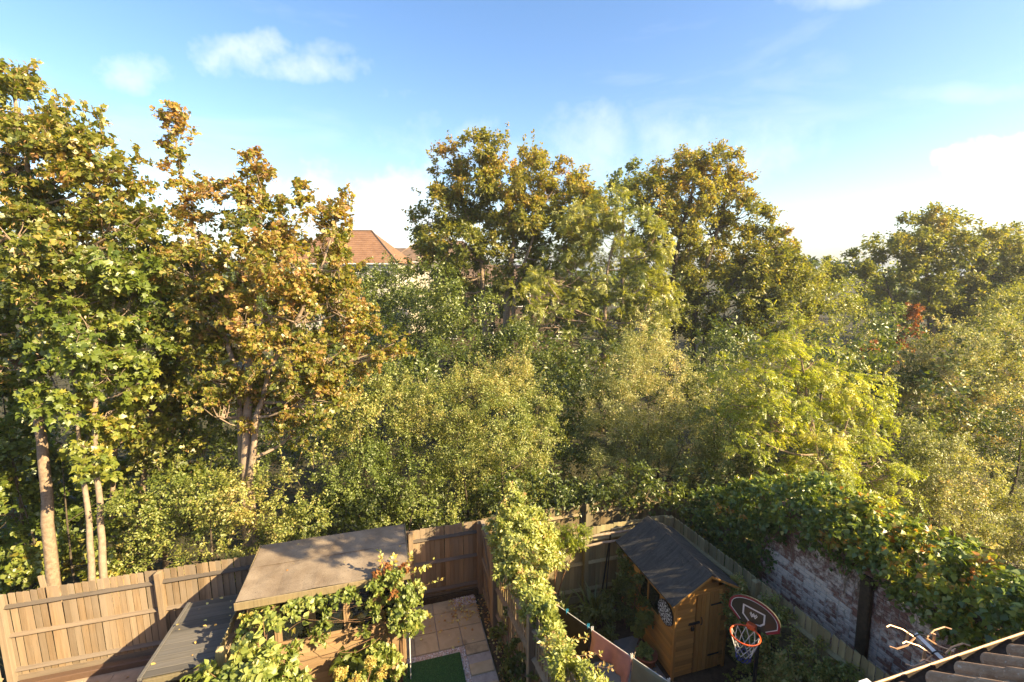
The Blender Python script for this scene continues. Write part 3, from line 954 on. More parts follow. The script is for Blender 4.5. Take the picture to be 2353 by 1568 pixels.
# gate (faces the patio) ----------------------------------------------------
gate = thing('garden_gate', 'open framed timber gate with diagonal braces beside the patio', 'gate', g(2.03, 9.40, 0), YAW - math.pi / 2)
gl_, gh = 0.92, 1.8
for i in range(8):
    m = board_mesh(0.122, gh - 0.08, M['fence'], i % 7)
    inst('board', m, gate, (0.0 + i * 0.115, 0.0, 0.06), (0, 0, -0.05))
for x0 in (0.0, gl_ - 0.07):
    m = MB(); m.box(x0, x0 + 0.07, -0.045, -0.002, 0.04, gh + 0.01); m.build('stile', M['fence'], gate, bevel=0.003)
for z0 in (0.12, 0.88, 1.64):
    m = MB(); m.box(0.072, gl_ - 0.072, -0.042, -0.004, z0, z0 + 0.09); m.build('rail', M['fence'], gate, bevel=0.003)
for z0, s in ((0.21, 1), (0.97, 1)):
    m = MB(); a = math.atan2(0.67, gl_ - 0.15)
    m.box(0, math.hypot(0.64, gl_ - 0.17), -0.038, -0.006, -0.04, 0.04)
    m.build('brace', M['fence'], gate, (0.08, 0, z0 + 0.645), (0, a, 0))
m = MB(); m.box(-0.02, gl_ + 0.02, -0.055, 0.03, gh + 0.012, gh + 0.045); m.build('capping', M['fence_y'], gate, bevel=0.004)
m = MB(); m.box(gl_, gl_ + 0.1, -0.05, 0.05, 0, gh + 0.04); m.build('post', M['fence'], gate, bevel=0.004)

# ================================================================== SUMMERHOUSE
sh = thing('summerhouse', 'wooden summerhouse with flat tan felt roof and climber over its windows', 'summerhouse', g(0, 0))
V0, V1, U0, U1 = -2.32, 0.17, 7.66, 9.10
rb = MB()      # roof: slightly uneven felt sheet over boards
nx, ny_ = 14, 9
RV0, RV1, RU0, RU1 = -2.44, 0.28, 7.50, 9.18
def roof_z(u): return 2.235 - 0.06 * (u - RU0) / (RU1 - RU0)
vs, fs = [], []
for j in range(ny_ + 1):
    for i in range(nx + 1):
        u = RU0 + (RU1 - RU0) * j / ny_; v = RV0 + (RV1 - RV0) * i / nx
        vs.append((v, u, roof_z(u) + 0.007 * math.sin(v * 5 + u) + 0.004 * math.sin(v * 17 + u * 3) + rnd.uniform(-0.003, 0.003)))
n0 = len(vs)
for j in range(ny_):
    for i in range(nx):
        a = j * (nx + 1) + i
        fs.append((a, a + 1, a + nx + 2, a + nx + 1))
rb.add(vs, fs)
rb.box(RV0, RV1, RU0, RU1, 2.09, 2.155)
rb.build('roof', M['felt'], sh)
for vv in (-1.42, -0.52):          # felt laps
    m = MB(); m.box(RV0 + 0.003, RV1 - 0.003, 0, 0, 0, 0)
m = MB(); m.box(RV0 + 0.01, RV1 - 0.01, 8.42, 9.16, 0, 0.004)
m.v = [(x, y, z + roof_z(y) + 0.008) for x, y, z in m.v]
m.build('felt_lap', M['felt'], sh)
m = MB(); m.box(RV0 - 0.02, RV1 + 0.02, RU0 - 0.025, RU0 - 0.002, 2.10, 2.232); m.build('fascia', M['fence_dark'], sh, bevel=0.004)
for vv in (RV0 - 0.022, RV1 + 0.002):
    m = MB(); m.box(vv, vv + 0.02, RU0, RU1, 2.085, 2.20); m.build('bargeboard', M['fence_dark'], sh, bevel=0.003)
# front cladding below windows, each board a piece
ch = 0.112
for k in range(10):
    m = MB(); m.prism([(U0 - 0.02, 0.05 + k * ch), (U0 + 0.012, 0.05 + k * ch), (U0 + 0.012, 0.05 + (k + 1) * ch - 0.004), (U0 - 0.006, 0.05 + (k + 1) * ch - 0.004)], 0, V0 + 0.05, V1 - 0.05)
    m.build('cladding_board', M['clad'], sh)
for side, vv in ((-1, V0), (1, V1)):
    for k in range(18):
        m = MB(); x0, x1 = (vv - 0.012, vv + 0.012)
        if side < 0:
            poly = [(vv - 0.02, 0.05 + k * ch), (vv + 0.01, 0.05 + k * ch), (vv + 0.01, 0.05 + (k + 1) * ch - 0.004), (vv - 0.006, 0.05 + (k + 1) * ch - 0.004)]
        else:
            poly = [(vv - 0.01, 0.05 + k * ch), (vv + 0.02, 0.05 + k * ch), (vv + 0.006, 0.05 + (k + 1) * ch - 0.004), (vv - 0.01, 0.05 + (k + 1) * ch - 0.004)]
        m.prism(poly, 1, U0 + 0.03, U1)
        m.build('cladding_board', M['clad'], sh)
for vv in (V0, V1 - 0.06):
    m = MB(); m.box(vv - 0.01, vv + 0.07, U0 - 0.035, U0 + 0.04, 0, 2.088); m.build('corner_post', M['clad_v'], sh, bevel=0.004)
m = MB(); m.box(V0, V1, U1, U1 + 0.03, 0, 2.08); m.build('back_wall', M['clad'], sh)
m = MB(); m.box(V0 + 0.05, V1 - 0.05, U0 + 0.05, U1, 0.02, 0.06); m.build('floor', M['clad'], sh)
# windows
wz0, wz1 = 1.185, 2.02
cols = [-2.24, -1.90, -1.36, -0.80, -0.27, 0.10]
m = MB(); m.box(V0 + 0.06, V1 - 0.07, U0 - 0.05, U0 + 0.03, wz0 - 0.04, wz0); m.build('sill', M['clad'], sh, bevel=0.004)
m = MB(); m.box(V0 + 0.06, V1 - 0.07, U0 - 0.02, U0 + 0.03, wz1, 2.085); m.build('lintel', M['clad'], sh, bevel=0.004)
for i in range(5):
    f = MB()
    a, b = cols[i], cols[i + 1]
    for x0, x1, z0, z1 in ((a + 0.012, a + 0.055, wz0 + 0.002, wz1 - 0.002), (b - 0.055, b - 0.012, wz0 + 0.002, wz1 - 0.002), (a + 0.055, b - 0.055, wz0 + 0.002, wz0 + 0.05), (a + 0.055, b - 0.055, wz1 - 0.05, wz1 - 0.002)):
        f.box(x0, x1, U0 - 0.022, U0 + 0.02, z0, z1)
    wdw = f.build('window', M['clad_v'], sh)
    p = MB(); p.box(a + 0.055, b - 0.055, U0 - 0.004, U0 + 0.002, wz0 + 0.05, wz1 - 0.05); p.build('pane', M['glass'], wdw)
    m = MB(); m.box(b - 0.012, b + 0.012, U0 - 0.03, U0 + 0.025, wz0, wz1); m.build('mullion', M['clad_v'], sh)
# plant pot seen through the glass
pot = thing('plant_pot', 'pale pot standing inside the summerhouse behind its right window', 'plant pot', g(-0.62, 8.02, 1.19))
m = MB(); m.lathe([(0.0, 0), (0.07, 0), (0.10, 0.17), (0.105, 0.19), (0.09, 0.185), (0.08, 0.15), (0, 0.15)], 16); m.build('pot', M['cream'], pot, smooth=True)
m = MB(); m.box(-0.35, 0.35, -0.12, 0.12, -0.05, -0.002); 
shelf = m.build('shelf', M['clad'], sh, (-0.62, 8.02, 1.19))
gsd, _, _ = fill([((0, 0, 0.30), (0.14, 0.14, 0.13))], 0.08, 3, 8, 6, T_BROAD, 0.07, (0.6, 0.1, 0.3), seed=4)
inst('foliage', leaves_mesh('foliage', gsd, [L['big']]), pot)

# white bean pole / trellis by the corner
m = MB(); m.tube([(0, 0, 0), (0.01, 0.0, 1.2), (0.0, 0, 2.0)], 0.011, 6)
tag(m.build('garden_cane', M['white'], None, g(0.24, 7.52, 0)), 'thin white cane standing at the right corner of the summerhouse', 'cane')

# ================================================================== LOW PLANK ROOF STORE
lr = thing('lean_to_store', 'low open store with grey plank roof between left fence and summerhouse', 'store', g(0, 0))
n = 13
for k in range(n):
    u0 = 7.28 + k * 0.140
    m = MB(); m.box(-3.70, -2.72, 0.003, 0.137, 0, 0.022)
    zz = 1.40 - 0.012 * k
    m.build('roof_plank', M['plank'], lr, (0, u0, zz), (R(-5), 0, 0), bevel=0.003)
m = MB(); m.box(-3.755, -3.703, 7.26, 9.12, -0.02, 0.03)
m.v = [(x, y, z + 1.405 - 0.085 * (y - 7.28)) for x, y, z in m.v]
m.build('edge_trim', M['plank'], lr, bevel=0.004)
for vv, uu in ((-3.66, 7.34), (-2.80, 7.34), (-3.66, 9.0), (-2.80, 9.0)):
    m = MB(); m.box(vv - 0.035, vv + 0.035, uu - 0.035, uu + 0.035, 0, 1.22); m.build('post', M['fence_dark'], lr)
m = MB(); m.box(-3.70, -2.74, 7.27, 7.31, 1.27, 1.375); m.build('front_beam', M['fence_dark'], lr, bevel=0.004)
m = MB(); m.box(-3.70, -3.68, 7.32, 9.05, 0.02, 1.2); m.build('side_panel', M['fence_dark'], lr)
m = MB(); m.box(-3.66, -2.76, 8.6, 8.63, 0.02, 1.2); m.build('back_panel', M['fence_dark'], lr)

# ================================================================== SHED
sd = thing('garden_shed', 'orange stained garden shed with grey felt pitched roof', 'shed', g(0, 0))
A0, A1, D0, D1 = 4.86, 5.98, 6.18, 7.98      # across, away
EZ, RZ, MV = 1.72, 2.07, 5.47
cb_h = 0.105
def clad_poly(face, z, sgn):
    z1 = z + cb_h - 0.009
    o = 0.018 * sgn
    return [(face + o, z), (face - 0.01 * sgn, z), (face - 0.01 * sgn, z1), (face + o * 0.3, z1)]
nb_ = 15
for k in range(nb_):
    z = 0.08 + k * cb_h
    # left side: leave out the window
    if 0.90 < z + cb_h / 2 < 1.46:
        segs = ((D0 + 0.04, 6.60), (7.32, D1))
    else:
        segs = ((D0 + 0.04, D1),)
    for a, b in segs:
        m = MB(); m.prism(clad_poly(A0, z, -1), 1, a, b); m.build('cladding_board', M['shed_y'], sd)
    m = MB(); m.prism(clad_poly(A1, z, 1), 1, D0 + 0.04, D1); m.build('cladding_board', M['shed_y'], sd)
def gable_x(z):
    if z <= EZ: return A0, A1
    f = min(1.0, (z - EZ) / (RZ - EZ))
    return A0 + (MV - A0) * f, A1 + (MV - A1) * f
for k in range(19):
    z = 0.08 + k * cb_h
    x0, x1 = gable_x(z + cb_h)
    if x1 - x0 < 0.1: continue
    dz0 = 5.29; dz1 = 5.96
    segs = ((x0 + 0.03, dz0 - 0.012), (5.86, x1 - 0.03)) if z + cb_h < 1.70 else ((x0 + 0.02, x1 - 0.02),)
    for a, b in segs:
        if b - a > 0.03:
            m = MB(); m.prism([(D0 - 0.018, z), (D0 + 0.01, z), (D0 + 0.01, z + cb_h - 0.009), (D0 - 0.006, z + cb_h - 0.009)], 0, a, b)
            m.build('cladding_board', M['shed'], sd)
m = MB(); m.add([(A0 + 0.02, D1, 0), (A1 - 0.02, D1, 0), (A1 - 0.02, D1, EZ), (MV, D1, RZ - 0.02), (A0 + 0.02, D1, EZ)], [(0, 1, 2, 3, 4)]); m.build('back_wall', M['shed'], sd)
for vv, uu in ((A0 - 0.02, D0 - 0.028), (A1 - 0.03, D0 - 0.028)):
    m = MB(); m.box(vv, vv + 0.05, uu, uu + 0.05, 0.03, EZ + 0.02); m.build('corner_trim', M['shed_v'], sd, bevel=0.003)
# door of vertical boards
door = MB(); door.box(5.30, 5.85, D0 - 0.012, D0 + 0.012, 0.07, 1.69)
dr = door.build('door', M['shed_v'], sd)
for k in range(6):
    m = MB(); m.box(5.302 + k * 0.0915, 5.302 + k * 0.0915 + 0.087, D0 - 0.024, D0 - 0.0125, 0.075, 1.685); m.build('door_board', M['shed_v'], dr, bevel=0.003)
bl = MB(); bl.box(5.14, 5.36, D0 - 0.05, D0 - 0.026, 1.115, 1.15); bl.tube([(5.12, D0 - 0.046, 1.132), (5.36, D0 - 0.046, 1.132)], 0.010, 8); bl.tube([(5.40, D0 - 0.03, 1.06), (5.40, D0 - 0.055, 1.10), (5.40, D0 - 0.055, 1.18), (5.40, D0 - 0.03, 1.22)], 0.008, 6)
bl.build('bolt', M['black'], dr)
pl_ = MB(); pl_.box(5.18, 5.235, D0 - 0.062, D0 - 0.032, 1.00, 1.065); pl_.tube([(5.19, D0 - 0.047, 1.06), (5.19, D0 - 0.047, 1.10), (5.225, D0 - 0.047, 1.10), (5.225, D0 - 0.047, 1.06)], 0.006, 6); pl_.build('padlock', M['black'], dr, bevel=0.003)
for zz in (0.35, 1.4):
    m = MB(); m.box(5.60, 5.85, D0 - 0.03, D0 - 0.0255, zz, zz + 0.035); m.build('hinge', M['black'], dr)
# side window
wf = MB()
for a, b, z0, z1 in ((6.60, 6.63, 0.93, 1.47), (7.29, 7.32, 0.93, 1.47), (6.63, 7.29, 0.93, 0.965), (6.63, 7.29, 1.44, 1.47), (7.0, 7.03, 0.966, 1.438)):
    wf.box(A0 - 0.022, A0 + 0.02, a, b, z0, z1)
wd = wf.build('window', M['shed_v'], sd)
for a, b in ((6.63, 7.0), (7.03, 7.29)):
    m = MB(); m.box(A0 - 0.003, A0 + 0.002, a, b, 0.966, 1.438); m.build('pane', M['glass'], wd)
m = MB(); m.box(A0 + 0.10, A0 + 0.12, 6.75, 6.95, 0.6, 1.25); m.build('stored_board', M['fence_green'], sd)
m = MB(); m.box(A0 + 0.03, A1 - 0.03, D0 + 0.03, D1 - 0.02, 0.04, 0.07); m.build('floor', M['dark_in'], sd)
# roof: two felted slopes with overhang, slightly uneven
slope = (RZ - EZ) / (MV - A0)
def shed_slope(name, v_e, flip):
    vs, fs = [], []
    nu, nv = 10, 6
    for s_ in (0, 1):
        for j in range(nu + 1):
            for i in range(nv + 1):
                u = D0 - 0.14 + (D1 + 0.10 - D0 + 0.14) * j / nu
                f = i / nv
                v = v_e + (MV - v_e) * f
                z = (RZ + 0.055) - abs(MV - v) * slope + (0.006 * math.sin(u * 6 + v * 9) if not s_ else 0) - 0.025 * s_ - 0.012 * math.sin(math.pi * f)
                vs.append((v, u, z))
    nn = (nu + 1) * (nv + 1)
    for s_ in (0, 1):
        for j in range(nu):
            for i in range(nv):
                a = s_ * nn + j * (nv + 1) + i
                q = (a, a + 1, a + nv + 2, a + nv + 1)
                fs.append(q if not s_ else q[::-1])
    for j in range(nu):
        a = j * (nv + 1); fs.append((a, a + nv + 1, nn + a + nv + 1, nn + a))
    for i in range(nv):
        fs.append((i + 1, i, nn + i, nn + i + 1)); a = nu * (nv + 1) + i; fs.append((a, a + 1, nn + a + 1, nn + a))
    m_ = MB(); m_.add(vs, fs)
    return m_.build('roof_slope', M['shed_felt'], sd)
shed_slope('roof_slope', A0 - 0.17, 1)
shed_slope('roof_slope', A1 + 0.15, -1)
m = MB()
nseg = 10
prev = None
for j in range(nseg):
    u0 = D0 - 0.145 + (D1 - D0 + 0.25) * j / nseg; u1 = D0 - 0.145 + (D1 - D0 + 0.25) * (j + 1) / nseg
    m.add([(MV - 0.09, u0, RZ + 0.062 - 0.09 * slope), (MV, u0, RZ + 0.072), (MV + 0.09, u0, RZ + 0.062 - 0.09 * slope), (MV - 0.09, u1, RZ + 0.062 - 0.09 * slope), (MV, u1, RZ + 0.072), (MV + 0.09, u1, RZ + 0.062 - 0.09 * slope)],
          [(0, 1, 4, 3), (1, 2, 5, 4)])
m.build('ridge_felt', M['shed_felt'], sd)
for ve in (A0 - 0.17, A1 + 0.15):
    m = MB(); sg = 1 if ve < MV else -1
    ze = RZ + 0.055 - abs(MV - ve) * slope
    m.add([(ve, D0 - 0.15, ze - 0.01), (MV, D0 - 0.15, RZ + 0.04), (MV, D0 - 0.15, RZ - 0.005), (ve, D0 - 0.15, ze - 0.05), (ve, D0 - 0.132, ze - 0.01), (MV, D0 - 0.132, RZ + 0.04), (MV, D0 - 0.132, RZ - 0.005), (ve, D0 - 0.132, ze - 0.05)],
          [(0, 1, 2, 3), (7, 6, 5, 4), (0, 4, 5, 1), (3, 2, 6, 7), (0, 3, 7, 4)])
    m.build('bargeboard', M['shed'], sd)

# dartboard ------------------------------------------------------------------
db = thing('dartboard', 'black and white dartboard hanging on the shed side below the eave', 'dartboard', g(A0 - 0.045, 6.42, 1.235), YAW - math.pi / 2)
# local x along the wall, y = outwards ... faces -y after rotation
mb = MB()
NS = 20
def ring(r0, r1, y, cols_, off=0.0):
    for k in range(NS):
        a0, a1 = 2 * math.pi * (k - 0.5) / NS, 2 * math.pi * (k + 0.5) / NS
        am = (a0 + a1) / 2
        p = lambda r_, a: (r_ * math.sin(a), y, r_ * math.cos(a))
        mb.add([p(r0, a0), p(r1, a0), p(r1, am), p(r1, a1), p(r0, a1), p(r0, am)], [(0, 1, 2, 5), (5, 2, 3, 4)], cols_[k % 2])
mb.prism([(0.225 * math.cos(2 * math.pi * k / 40), 0.225 * math.sin(2 * math.pi * k / 40)) for k in range(40)], 1, -0.0, 0.03, 1)
ring(0.016, 0.098, -0.004, (0, 1)); ring(0.098, 0.108, -0.005, (1, 0)); ring(0.108, 0.160, -0.004, (0, 1)); ring(0.160, 0.172, -0.005, (1, 0))
M['dart_white'] = plain('dartboard white', (0.70, 0.72, 0.74), 0.7)
mb.build('board', [M['dart_white'], M['black']], db)
mb = MB(); mb.prism([(0.016 * math.cos(2 * math.pi * k / 14), 0.016 * math.sin(2 * math.pi * k / 14)) for k in range(14)], 1, -0.008, -0.002); mb.build('bullseye', M['black'], db)
num_obs = []
for k, num in enumerate((20, 1, 18, 4, 13, 6, 10, 15, 2, 17, 3, 19, 7, 16, 8, 11, 14, 9, 12, 5)):
    cu = bpy.data.curves.new('numeral', 'FONT'); cu.body = str(num); cu.size = 0.047; cu.align_x = 'CENTER'; cu.align_y = 'CENTER'; cu.extrude = 0.001; cu.offset = 0.0012
    o = bpy.data.objects.new('numeral', cu); COL.objects.link(o)
    num_obs.append((o, 2 * math.pi * k / NS))
dg = bpy.context.evaluated_depsgraph_get()
for o, a in num_obs:
    me = bpy.data.meshes.new_from_object(o.evaluated_get(dg))
    me.materials.clear(); me.materials.append(M['dart_white'])
    bpy.data.objects.remove(o)
    inst('number', me, db, (0.199 * math.sin(a), -0.004, 0.199 * math.cos(a)), (math.pi / 2, 0, 0))

# poles, black frame ----------------------------------------------------------
for k, (z, u, lab) in enumerate(((1.72, 8.30, 'upper of two pale poles laid from yellow climber to shed roof'), (1.60, 8.18, 'lower of two pale poles laid from yellow climber to shed roof'))):
    m = MB(); m.tube([(3.2, u, z - 0.03), (4.4, u + 0.02, z), (5.35, u, z - 0.02)], 0.028, 8)
    tag(m.build('pole', M['bark_pale'], None, (0, 0, 0), (0, 0, YAW), smooth=True), lab, 'pole', 'pale poles beside the shed roof')
m = MB()
m.tube([(4.44, 8.22, 0.0), (4.74, 8.36, 1.78), (5.5, 8.36, 1.80)], 0.018, 6); m.tube([(4.5, 8.10, 0.0), (4.74, 8.36, 1.78)], 0.012, 6)
tag(m.build('metal_frame', M['black'], None, (0, 0, 0), (0, 0, YAW)), 'thin black metal frame leaning up behind the shed', 'frame')

# ================================================================== BASKETBALL HOOP
DV = Vector((0.42, -0.91, 0)).normalized()
hang = math.atan2(DV.y, DV.x)
hp = thing('basketball_hoop', 'basketball hoop with dark red edged backboard and white net', 'basketball hoop', g(5.40, 4.93, 0), YAW + hang)
BC = Vector((-0.02, -0.17, 2.12))    # bottom middle of the backboard in local coordinates (x along board, -y towards the rim)
def arch(wd_, z0, z1, zs, n_=16):
    """backboard outline: clipped lower corners, straight short sides, arched top"""
    pts = [(-wd_ * 0.55, z0), (wd_ * 0.55, z0), (wd_, z0 + 0.13), (wd_ * 1.0, zs)]
    for k in range(1, n_):
        a = math.pi * k / n_
        pts.append((wd_ * math.cos(a), zs + (z1 - zs) * math.sin(a)))
    pts.append((-wd_, zs)); pts.append((-wd_, z0 + 0.13))
    return pts
def flat(pts, y, mi=0, th=0.0):
    m_ = MB(); m_.prism([(x + BC.x, z + BC.z) for x, z in pts], 1, BC.y + y, BC.y + y + th, mi); return m_
flat(arch(0.37, 0, 0.47, 0.22), 0.0, th=0.028).build('backboard', M['board'], hp, bevel=0.004)
def band(o1, o2, y, name, mat):
    m_ = MB(); n_ = len(o1)
    vs = [(x + BC.x, BC.y + y, z + BC.z) for x, z in o1] + [(x + BC.x, BC.y + y, z + BC.z) for x, z in o2]
    m_.add(vs, [(i, (i + 1) % n_, n_ + (i + 1) % n_, n_ + i) for i in range(n_) if i not in (0,)])
    m_.build(name, mat, hp)
band(arch(0.366, 0.004, 0.466, 0.22), arch(0.335, 0.034, 0.434, 0.222), -0.003, 'red_border', M['red'])
band(arch(0.335, 0.034, 0.434, 0.222), arch(0.325, 0.042, 0.425, 0.224), -0.004, 'white_border', M['white'])
def strokes(paths, wd_, y, name, mat):
    m_ = MB()
    for pth in paths:
        for (x0, z0), (x1, z1) in zip(pth[:-1], pth[1:]):
            dx, dz = x1 - x0, z1 - z0; l_ = math.hypot(dx, dz); nx_, nz_ = -dz / l_ * wd_, dx / l_ * wd_
            ex, ez = dx / l_ * wd_ * 0.8, dz / l_ * wd_ * 0.8
            m_.add([(BC.x + x, BC.y + y, BC.z + z) for x, z in ((x0 - ex + nx_, z0 - ez + nz_), (x1 + ex + nx_, z1 + ez + nz_), (x1 + ex - nx_, z1 + ez - nz_), (x0 - ex - nx_, z0 - ez - nz_))], [(0, 1, 2, 3)])
    m_.build(name, mat, hp)
strokes([[(-0.06, 0.07), (-0.15, 0.15), (-0.15, 0.30), (0.15, 0.30), (0.15, 0.15), (0.10, 0.09), (0.05, 0.075)]], 0.012, -0.0045, 'target_outline', M['white'])
strokes([[(-0.05, 0.215), (-0.025, 0.165), (0.0, 0.20), (0.025, 0.165), (0.05, 0.215)], [(-0.04, 0.235), (-0.02, 0.195), (0.0, 0.232), (0.02, 0.195), (0.04, 0.235)]], 0.0065, -0.0055, 'emblem', M['white'])
m = MB(); m.box(-0.065 + BC.x, 0.065 + BC.x, BC.y - 0.09, BC.y - 0.006, BC.z + 0.0, BC.z + 0.085); m.build('rim_bracket', M['orange'], hp, bevel=0.01)
RC = Vector((BC.x, BC.y - 0.07 - 0.205, BC.z + 0.03))
m = MB(); m.tube([(RC.x + 0.2 * math.cos(a), RC.y + 0.2 * math.sin(a), RC.z) for a in [2 * math.pi * k / 32 for k in range(33)]], 0.012, 8, False); m.build('rim', M['orange'], hp, smooth=True)
def net(rows, mat_, name):
    m_ = MB()
    for (r0, z0, r1, z1) in rows:
        for k in range(10):
            for s_ in (-0.5, 0.5):
                a0 = 2 * math.pi * k / 10 + (0.314 if rows.index((r0, z0, r1, z1)) % 2 else 0); a1 = a0 + s_ * 2 * math.pi / 10
                am = (a0 + a1) / 2; rm = (r0 + r1) / 2 * 0.985
                m_.tube([(RC.x + r0 * math.cos(a0), RC.y + r0 * math.sin(a0), RC.z + z0), (RC.x + rm * math.cos(am), RC.y + rm * math.sin(am), RC.z + (z0 + z1) / 2 - 0.01),
                         (RC.x + r1 * math.cos(a1), RC.y + r1 * math.sin(a1), RC.z + z1)], 0.0055, 4, False)
    m_.build(name, mat_, hp)
net([(0.195, -0.01, 0.160, -0.13), (0.160, -0.13, 0.125, -0.23), (0.125, -0.23, 0.105, -0.30)], M['net_white'], 'net')
net([(0.106, -0.30, 0.10, -0.35), (0.10, -0.35, 0.098, -0.39)], M['net_blue'], 'net_hem')
m = MB(); m.tube([(0.0, 0.06, 0.0), (0.0, 0.06, 2.0), (0.0, -0.05, 2.4)], 0.03, 8); m.tube([(0.0, 0.06, 1.9), (0.0, -0.13, 2.25)], 0.018, 6); m.build('pole', M['black'], hp)
m = MB(); m.box(-0.3, 0.3, -0.2, 0.4, 0.01, 0.13); m.build('base', M['black'], hp, bevel=0.03)

# ================================================================== WASHING LINE
LA, LB = Vector((2.42, 7.28, 1.70)), Vector((5.30, 2.0, 1.78))
def on_line(t):
    p = LA + (LB - LA) * t
    p.z -= 0.10 * math.sin(math.pi * t)
    return p
m = MB(); m.tube([on_line(k / 30) for k in range(31)], 0.006, 5)
tag(m.build('washing_line', M['net_white'], None, (0, 0, 0), (0, 0, YAW)), 'pale cord washing line sloping down across the shed yard', 'washing line')
def line_t(u): return (LA.y - u) / (LA.y - LB.y)


def garment(name, label, cat, u0, u1, drop, mat, hem, seed, wav=0.035, swing=0.10, front=0.03):
    nx_, nz_ = 22, 14
    rg = random.Random(seed); ph = [rg.uniform(0, 6) for _ in range(4)]
    t0, t1 = line_t(u0), line_t(u1)
    dirv = (LB - LA); dirv.z = 0; dirv.normalize()
    nrm_ = Vector((-dirv.y, dirv.x, 0)) * -1
    mid = on_line((t0 + t1) / 2)
    vs, fs = [], []
    for j in range(nz_ + 1):
        for i in range(nx_ + 1):
            s_ = i / nx_; q = j / nz_
            p = on_line(t0 + (t1 - t0) * s_)
            dz = drop * hem(s_) * q
            w_ = wav * q * (math.sin(s_ * 9 + ph[0]) + 0.5 * math.sin(s_ * 21 + ph[1])) + swing * q * q
            p = p + nrm_ * (w_ + 0.010) + Vector((0, 0, -dz)) + dirv * (0.02 * q * math.sin(ph[2] + 5 * q))
            vs.append(p - Vector((mid.x, mid.y, 0)))
    for j in range(nz_):
        for i in range(nx_):
            a = j * (nx_ + 1) + i
            fs.append((a, a + 1, a + nx_ + 2, a + nx_ + 1))
    nn = len(vs)
    vs2 = [v + nrm_ * -0.006 for v in vs]
    fs += [tuple(x + nn for x in f[::-1]) for f in fs]
    bd = [i for i in range(nx_ + 1)] + [j * (nx_ + 1) + nx_ for j in range(1, nz_ + 1)] + [nz_ * (nx_ + 1) + i for i in range(nx_ - 1, -1, -1)] + [j * (nx_ + 1) for j in range(nz_ - 1, 0, -1)]
    for k in range(len(bd)):
        a, b = bd[k], bd[(k + 1) % len(bd)]
        fs.append((a, b, b + nn, a + nn))
    m_ = MB(); m_.add(vs + vs2, fs)
    o = m_.build(name, mat, None, g(mid.x, mid.y, 0), (0, 0, YAW), smooth=True)
    return tag(o, label, cat)


garment('dark_cloth', 'dark brown cloth at far end of the washing line beside the jasmine', 'cloth', 6.62, 6.04, 0.78, M['brown_cloth'], lambda s: 1.0 - 0.1 * s, 1)
garment('pink_top', 'pink garment with ragged hem pegged on the washing line', 'garment', 6.01, 5.36, 0.42, M['pink'], lambda s: (1.05 if s < 0.10 else (0.72 + 0.28 * min(1, (s - 0.1) * 1.6) + (0.28 if s > 0.84 else 0))), 2, 0.04, 0.03)
garment('olive_towel', 'olive green towel hanging beside the pink garment', 'towel', 5.34, 4.84, 1.02, M['olive'], lambda s: 1.0, 3, 0.018)
garment('charcoal_garment', 'charcoal garment nearest the viewer with fringed top edge on washing line', 'garment', 4.82, 4.36, 0.9, M['charcoal'], lambda s: 1.0, 4, 0.03)
garment('grey_cloth', 'small blue grey cloth at bottom edge on the washing line', 'cloth', 4.34, 3.9, 0.8, M['bluegrey'], lambda s: 1.0, 5, 0.03)
fr = MB()
for k in range(60):
    u = rnd.uniform(4.42, 4.80); p = on_line(line_t(u))
    fr.tube([p, p + Vector((rnd.uniform(-0.03, 0.03), rnd.uniform(-0.03, 0.03), rnd.uniform(-0.03, 0.03))), p + Vector((rnd.uniform(-0.04, 0.04), rnd.uniform(-0.04, 0.04), rnd.uniform(-0.09, -0.02)))], 0.004, 4, False)
tag(fr.build('fringe_scarf', M['olive'], None, (0, 0, 0), (0, 0, YAW)), 'frayed grey fringe twisted round washing line above charcoal garment', 'scarf')


def peg(u, mat, label, grp):
    p = on_line(line_t(u))
    r0 = thing('clothes_peg', label, 'clothes peg', g(p.x, p.y, p.z), YAW, grp)
    for s in (-1, 1):
        m_ = MB(); m_.add([(s * 0.004, -0.010, -0.035), (s * 0.014, -0.010, -0.035), (s * 0.018, -0.010, 0.055), (s * 0.010, -0.010, 0.055), (s * 0.004, 0.010, -0.035), (s * 0.014, 0.010, -0.035), (s * 0.018, 0.010, 0.055), (s * 0.010, 0.010, 0.055)],
                          [(0, 1, 2, 3), (4, 7, 6, 5), (0, 4, 5, 1), (1, 5, 6, 2), (2, 6, 7, 3), (3, 7, 4, 0)])
        m_.build('jaw', mat, r0)
    return r0


for u, mt, lb in ((6.46, 'peg_blue', 'upper blue clothes peg on bare line near the jasmine'), (6.07, 'peg_blue', 'lower blue clothes peg just above the pink garment'),
                  (6.00, 'white', 'white clothes peg at left corner of pink garment'), (5.36, 'white', 'white clothes peg between pink garment and olive towel'),
                  (4.83, 'white', 'white clothes peg between olive towel and charcoal garment'), (4.42, 'white', 'white clothes peg at the right end of the fringe'),
                  (4.27, 'white', 'white clothes peg on the small blue grey cloth')):
    peg(u, M[mt], lb, 'clothes pegs on the washing line')
m = MB(); m.tube([(0, 0, 0), (0, 0, 1.66)], 0.018, 8); m.tube([(-0.03, 0, 1.70), (0, 0, 1.64), (0.03, 0, 1.70)], 0.008, 6)
pp = on_line(line_t(5.30))
tag(m.build('line_prop', M['bark_pale'], None, g(pp.x, pp.y + 0.06, 0), (0, 0, YAW)), 'pale wooden prop under the washing line behind pink garment', 'prop')

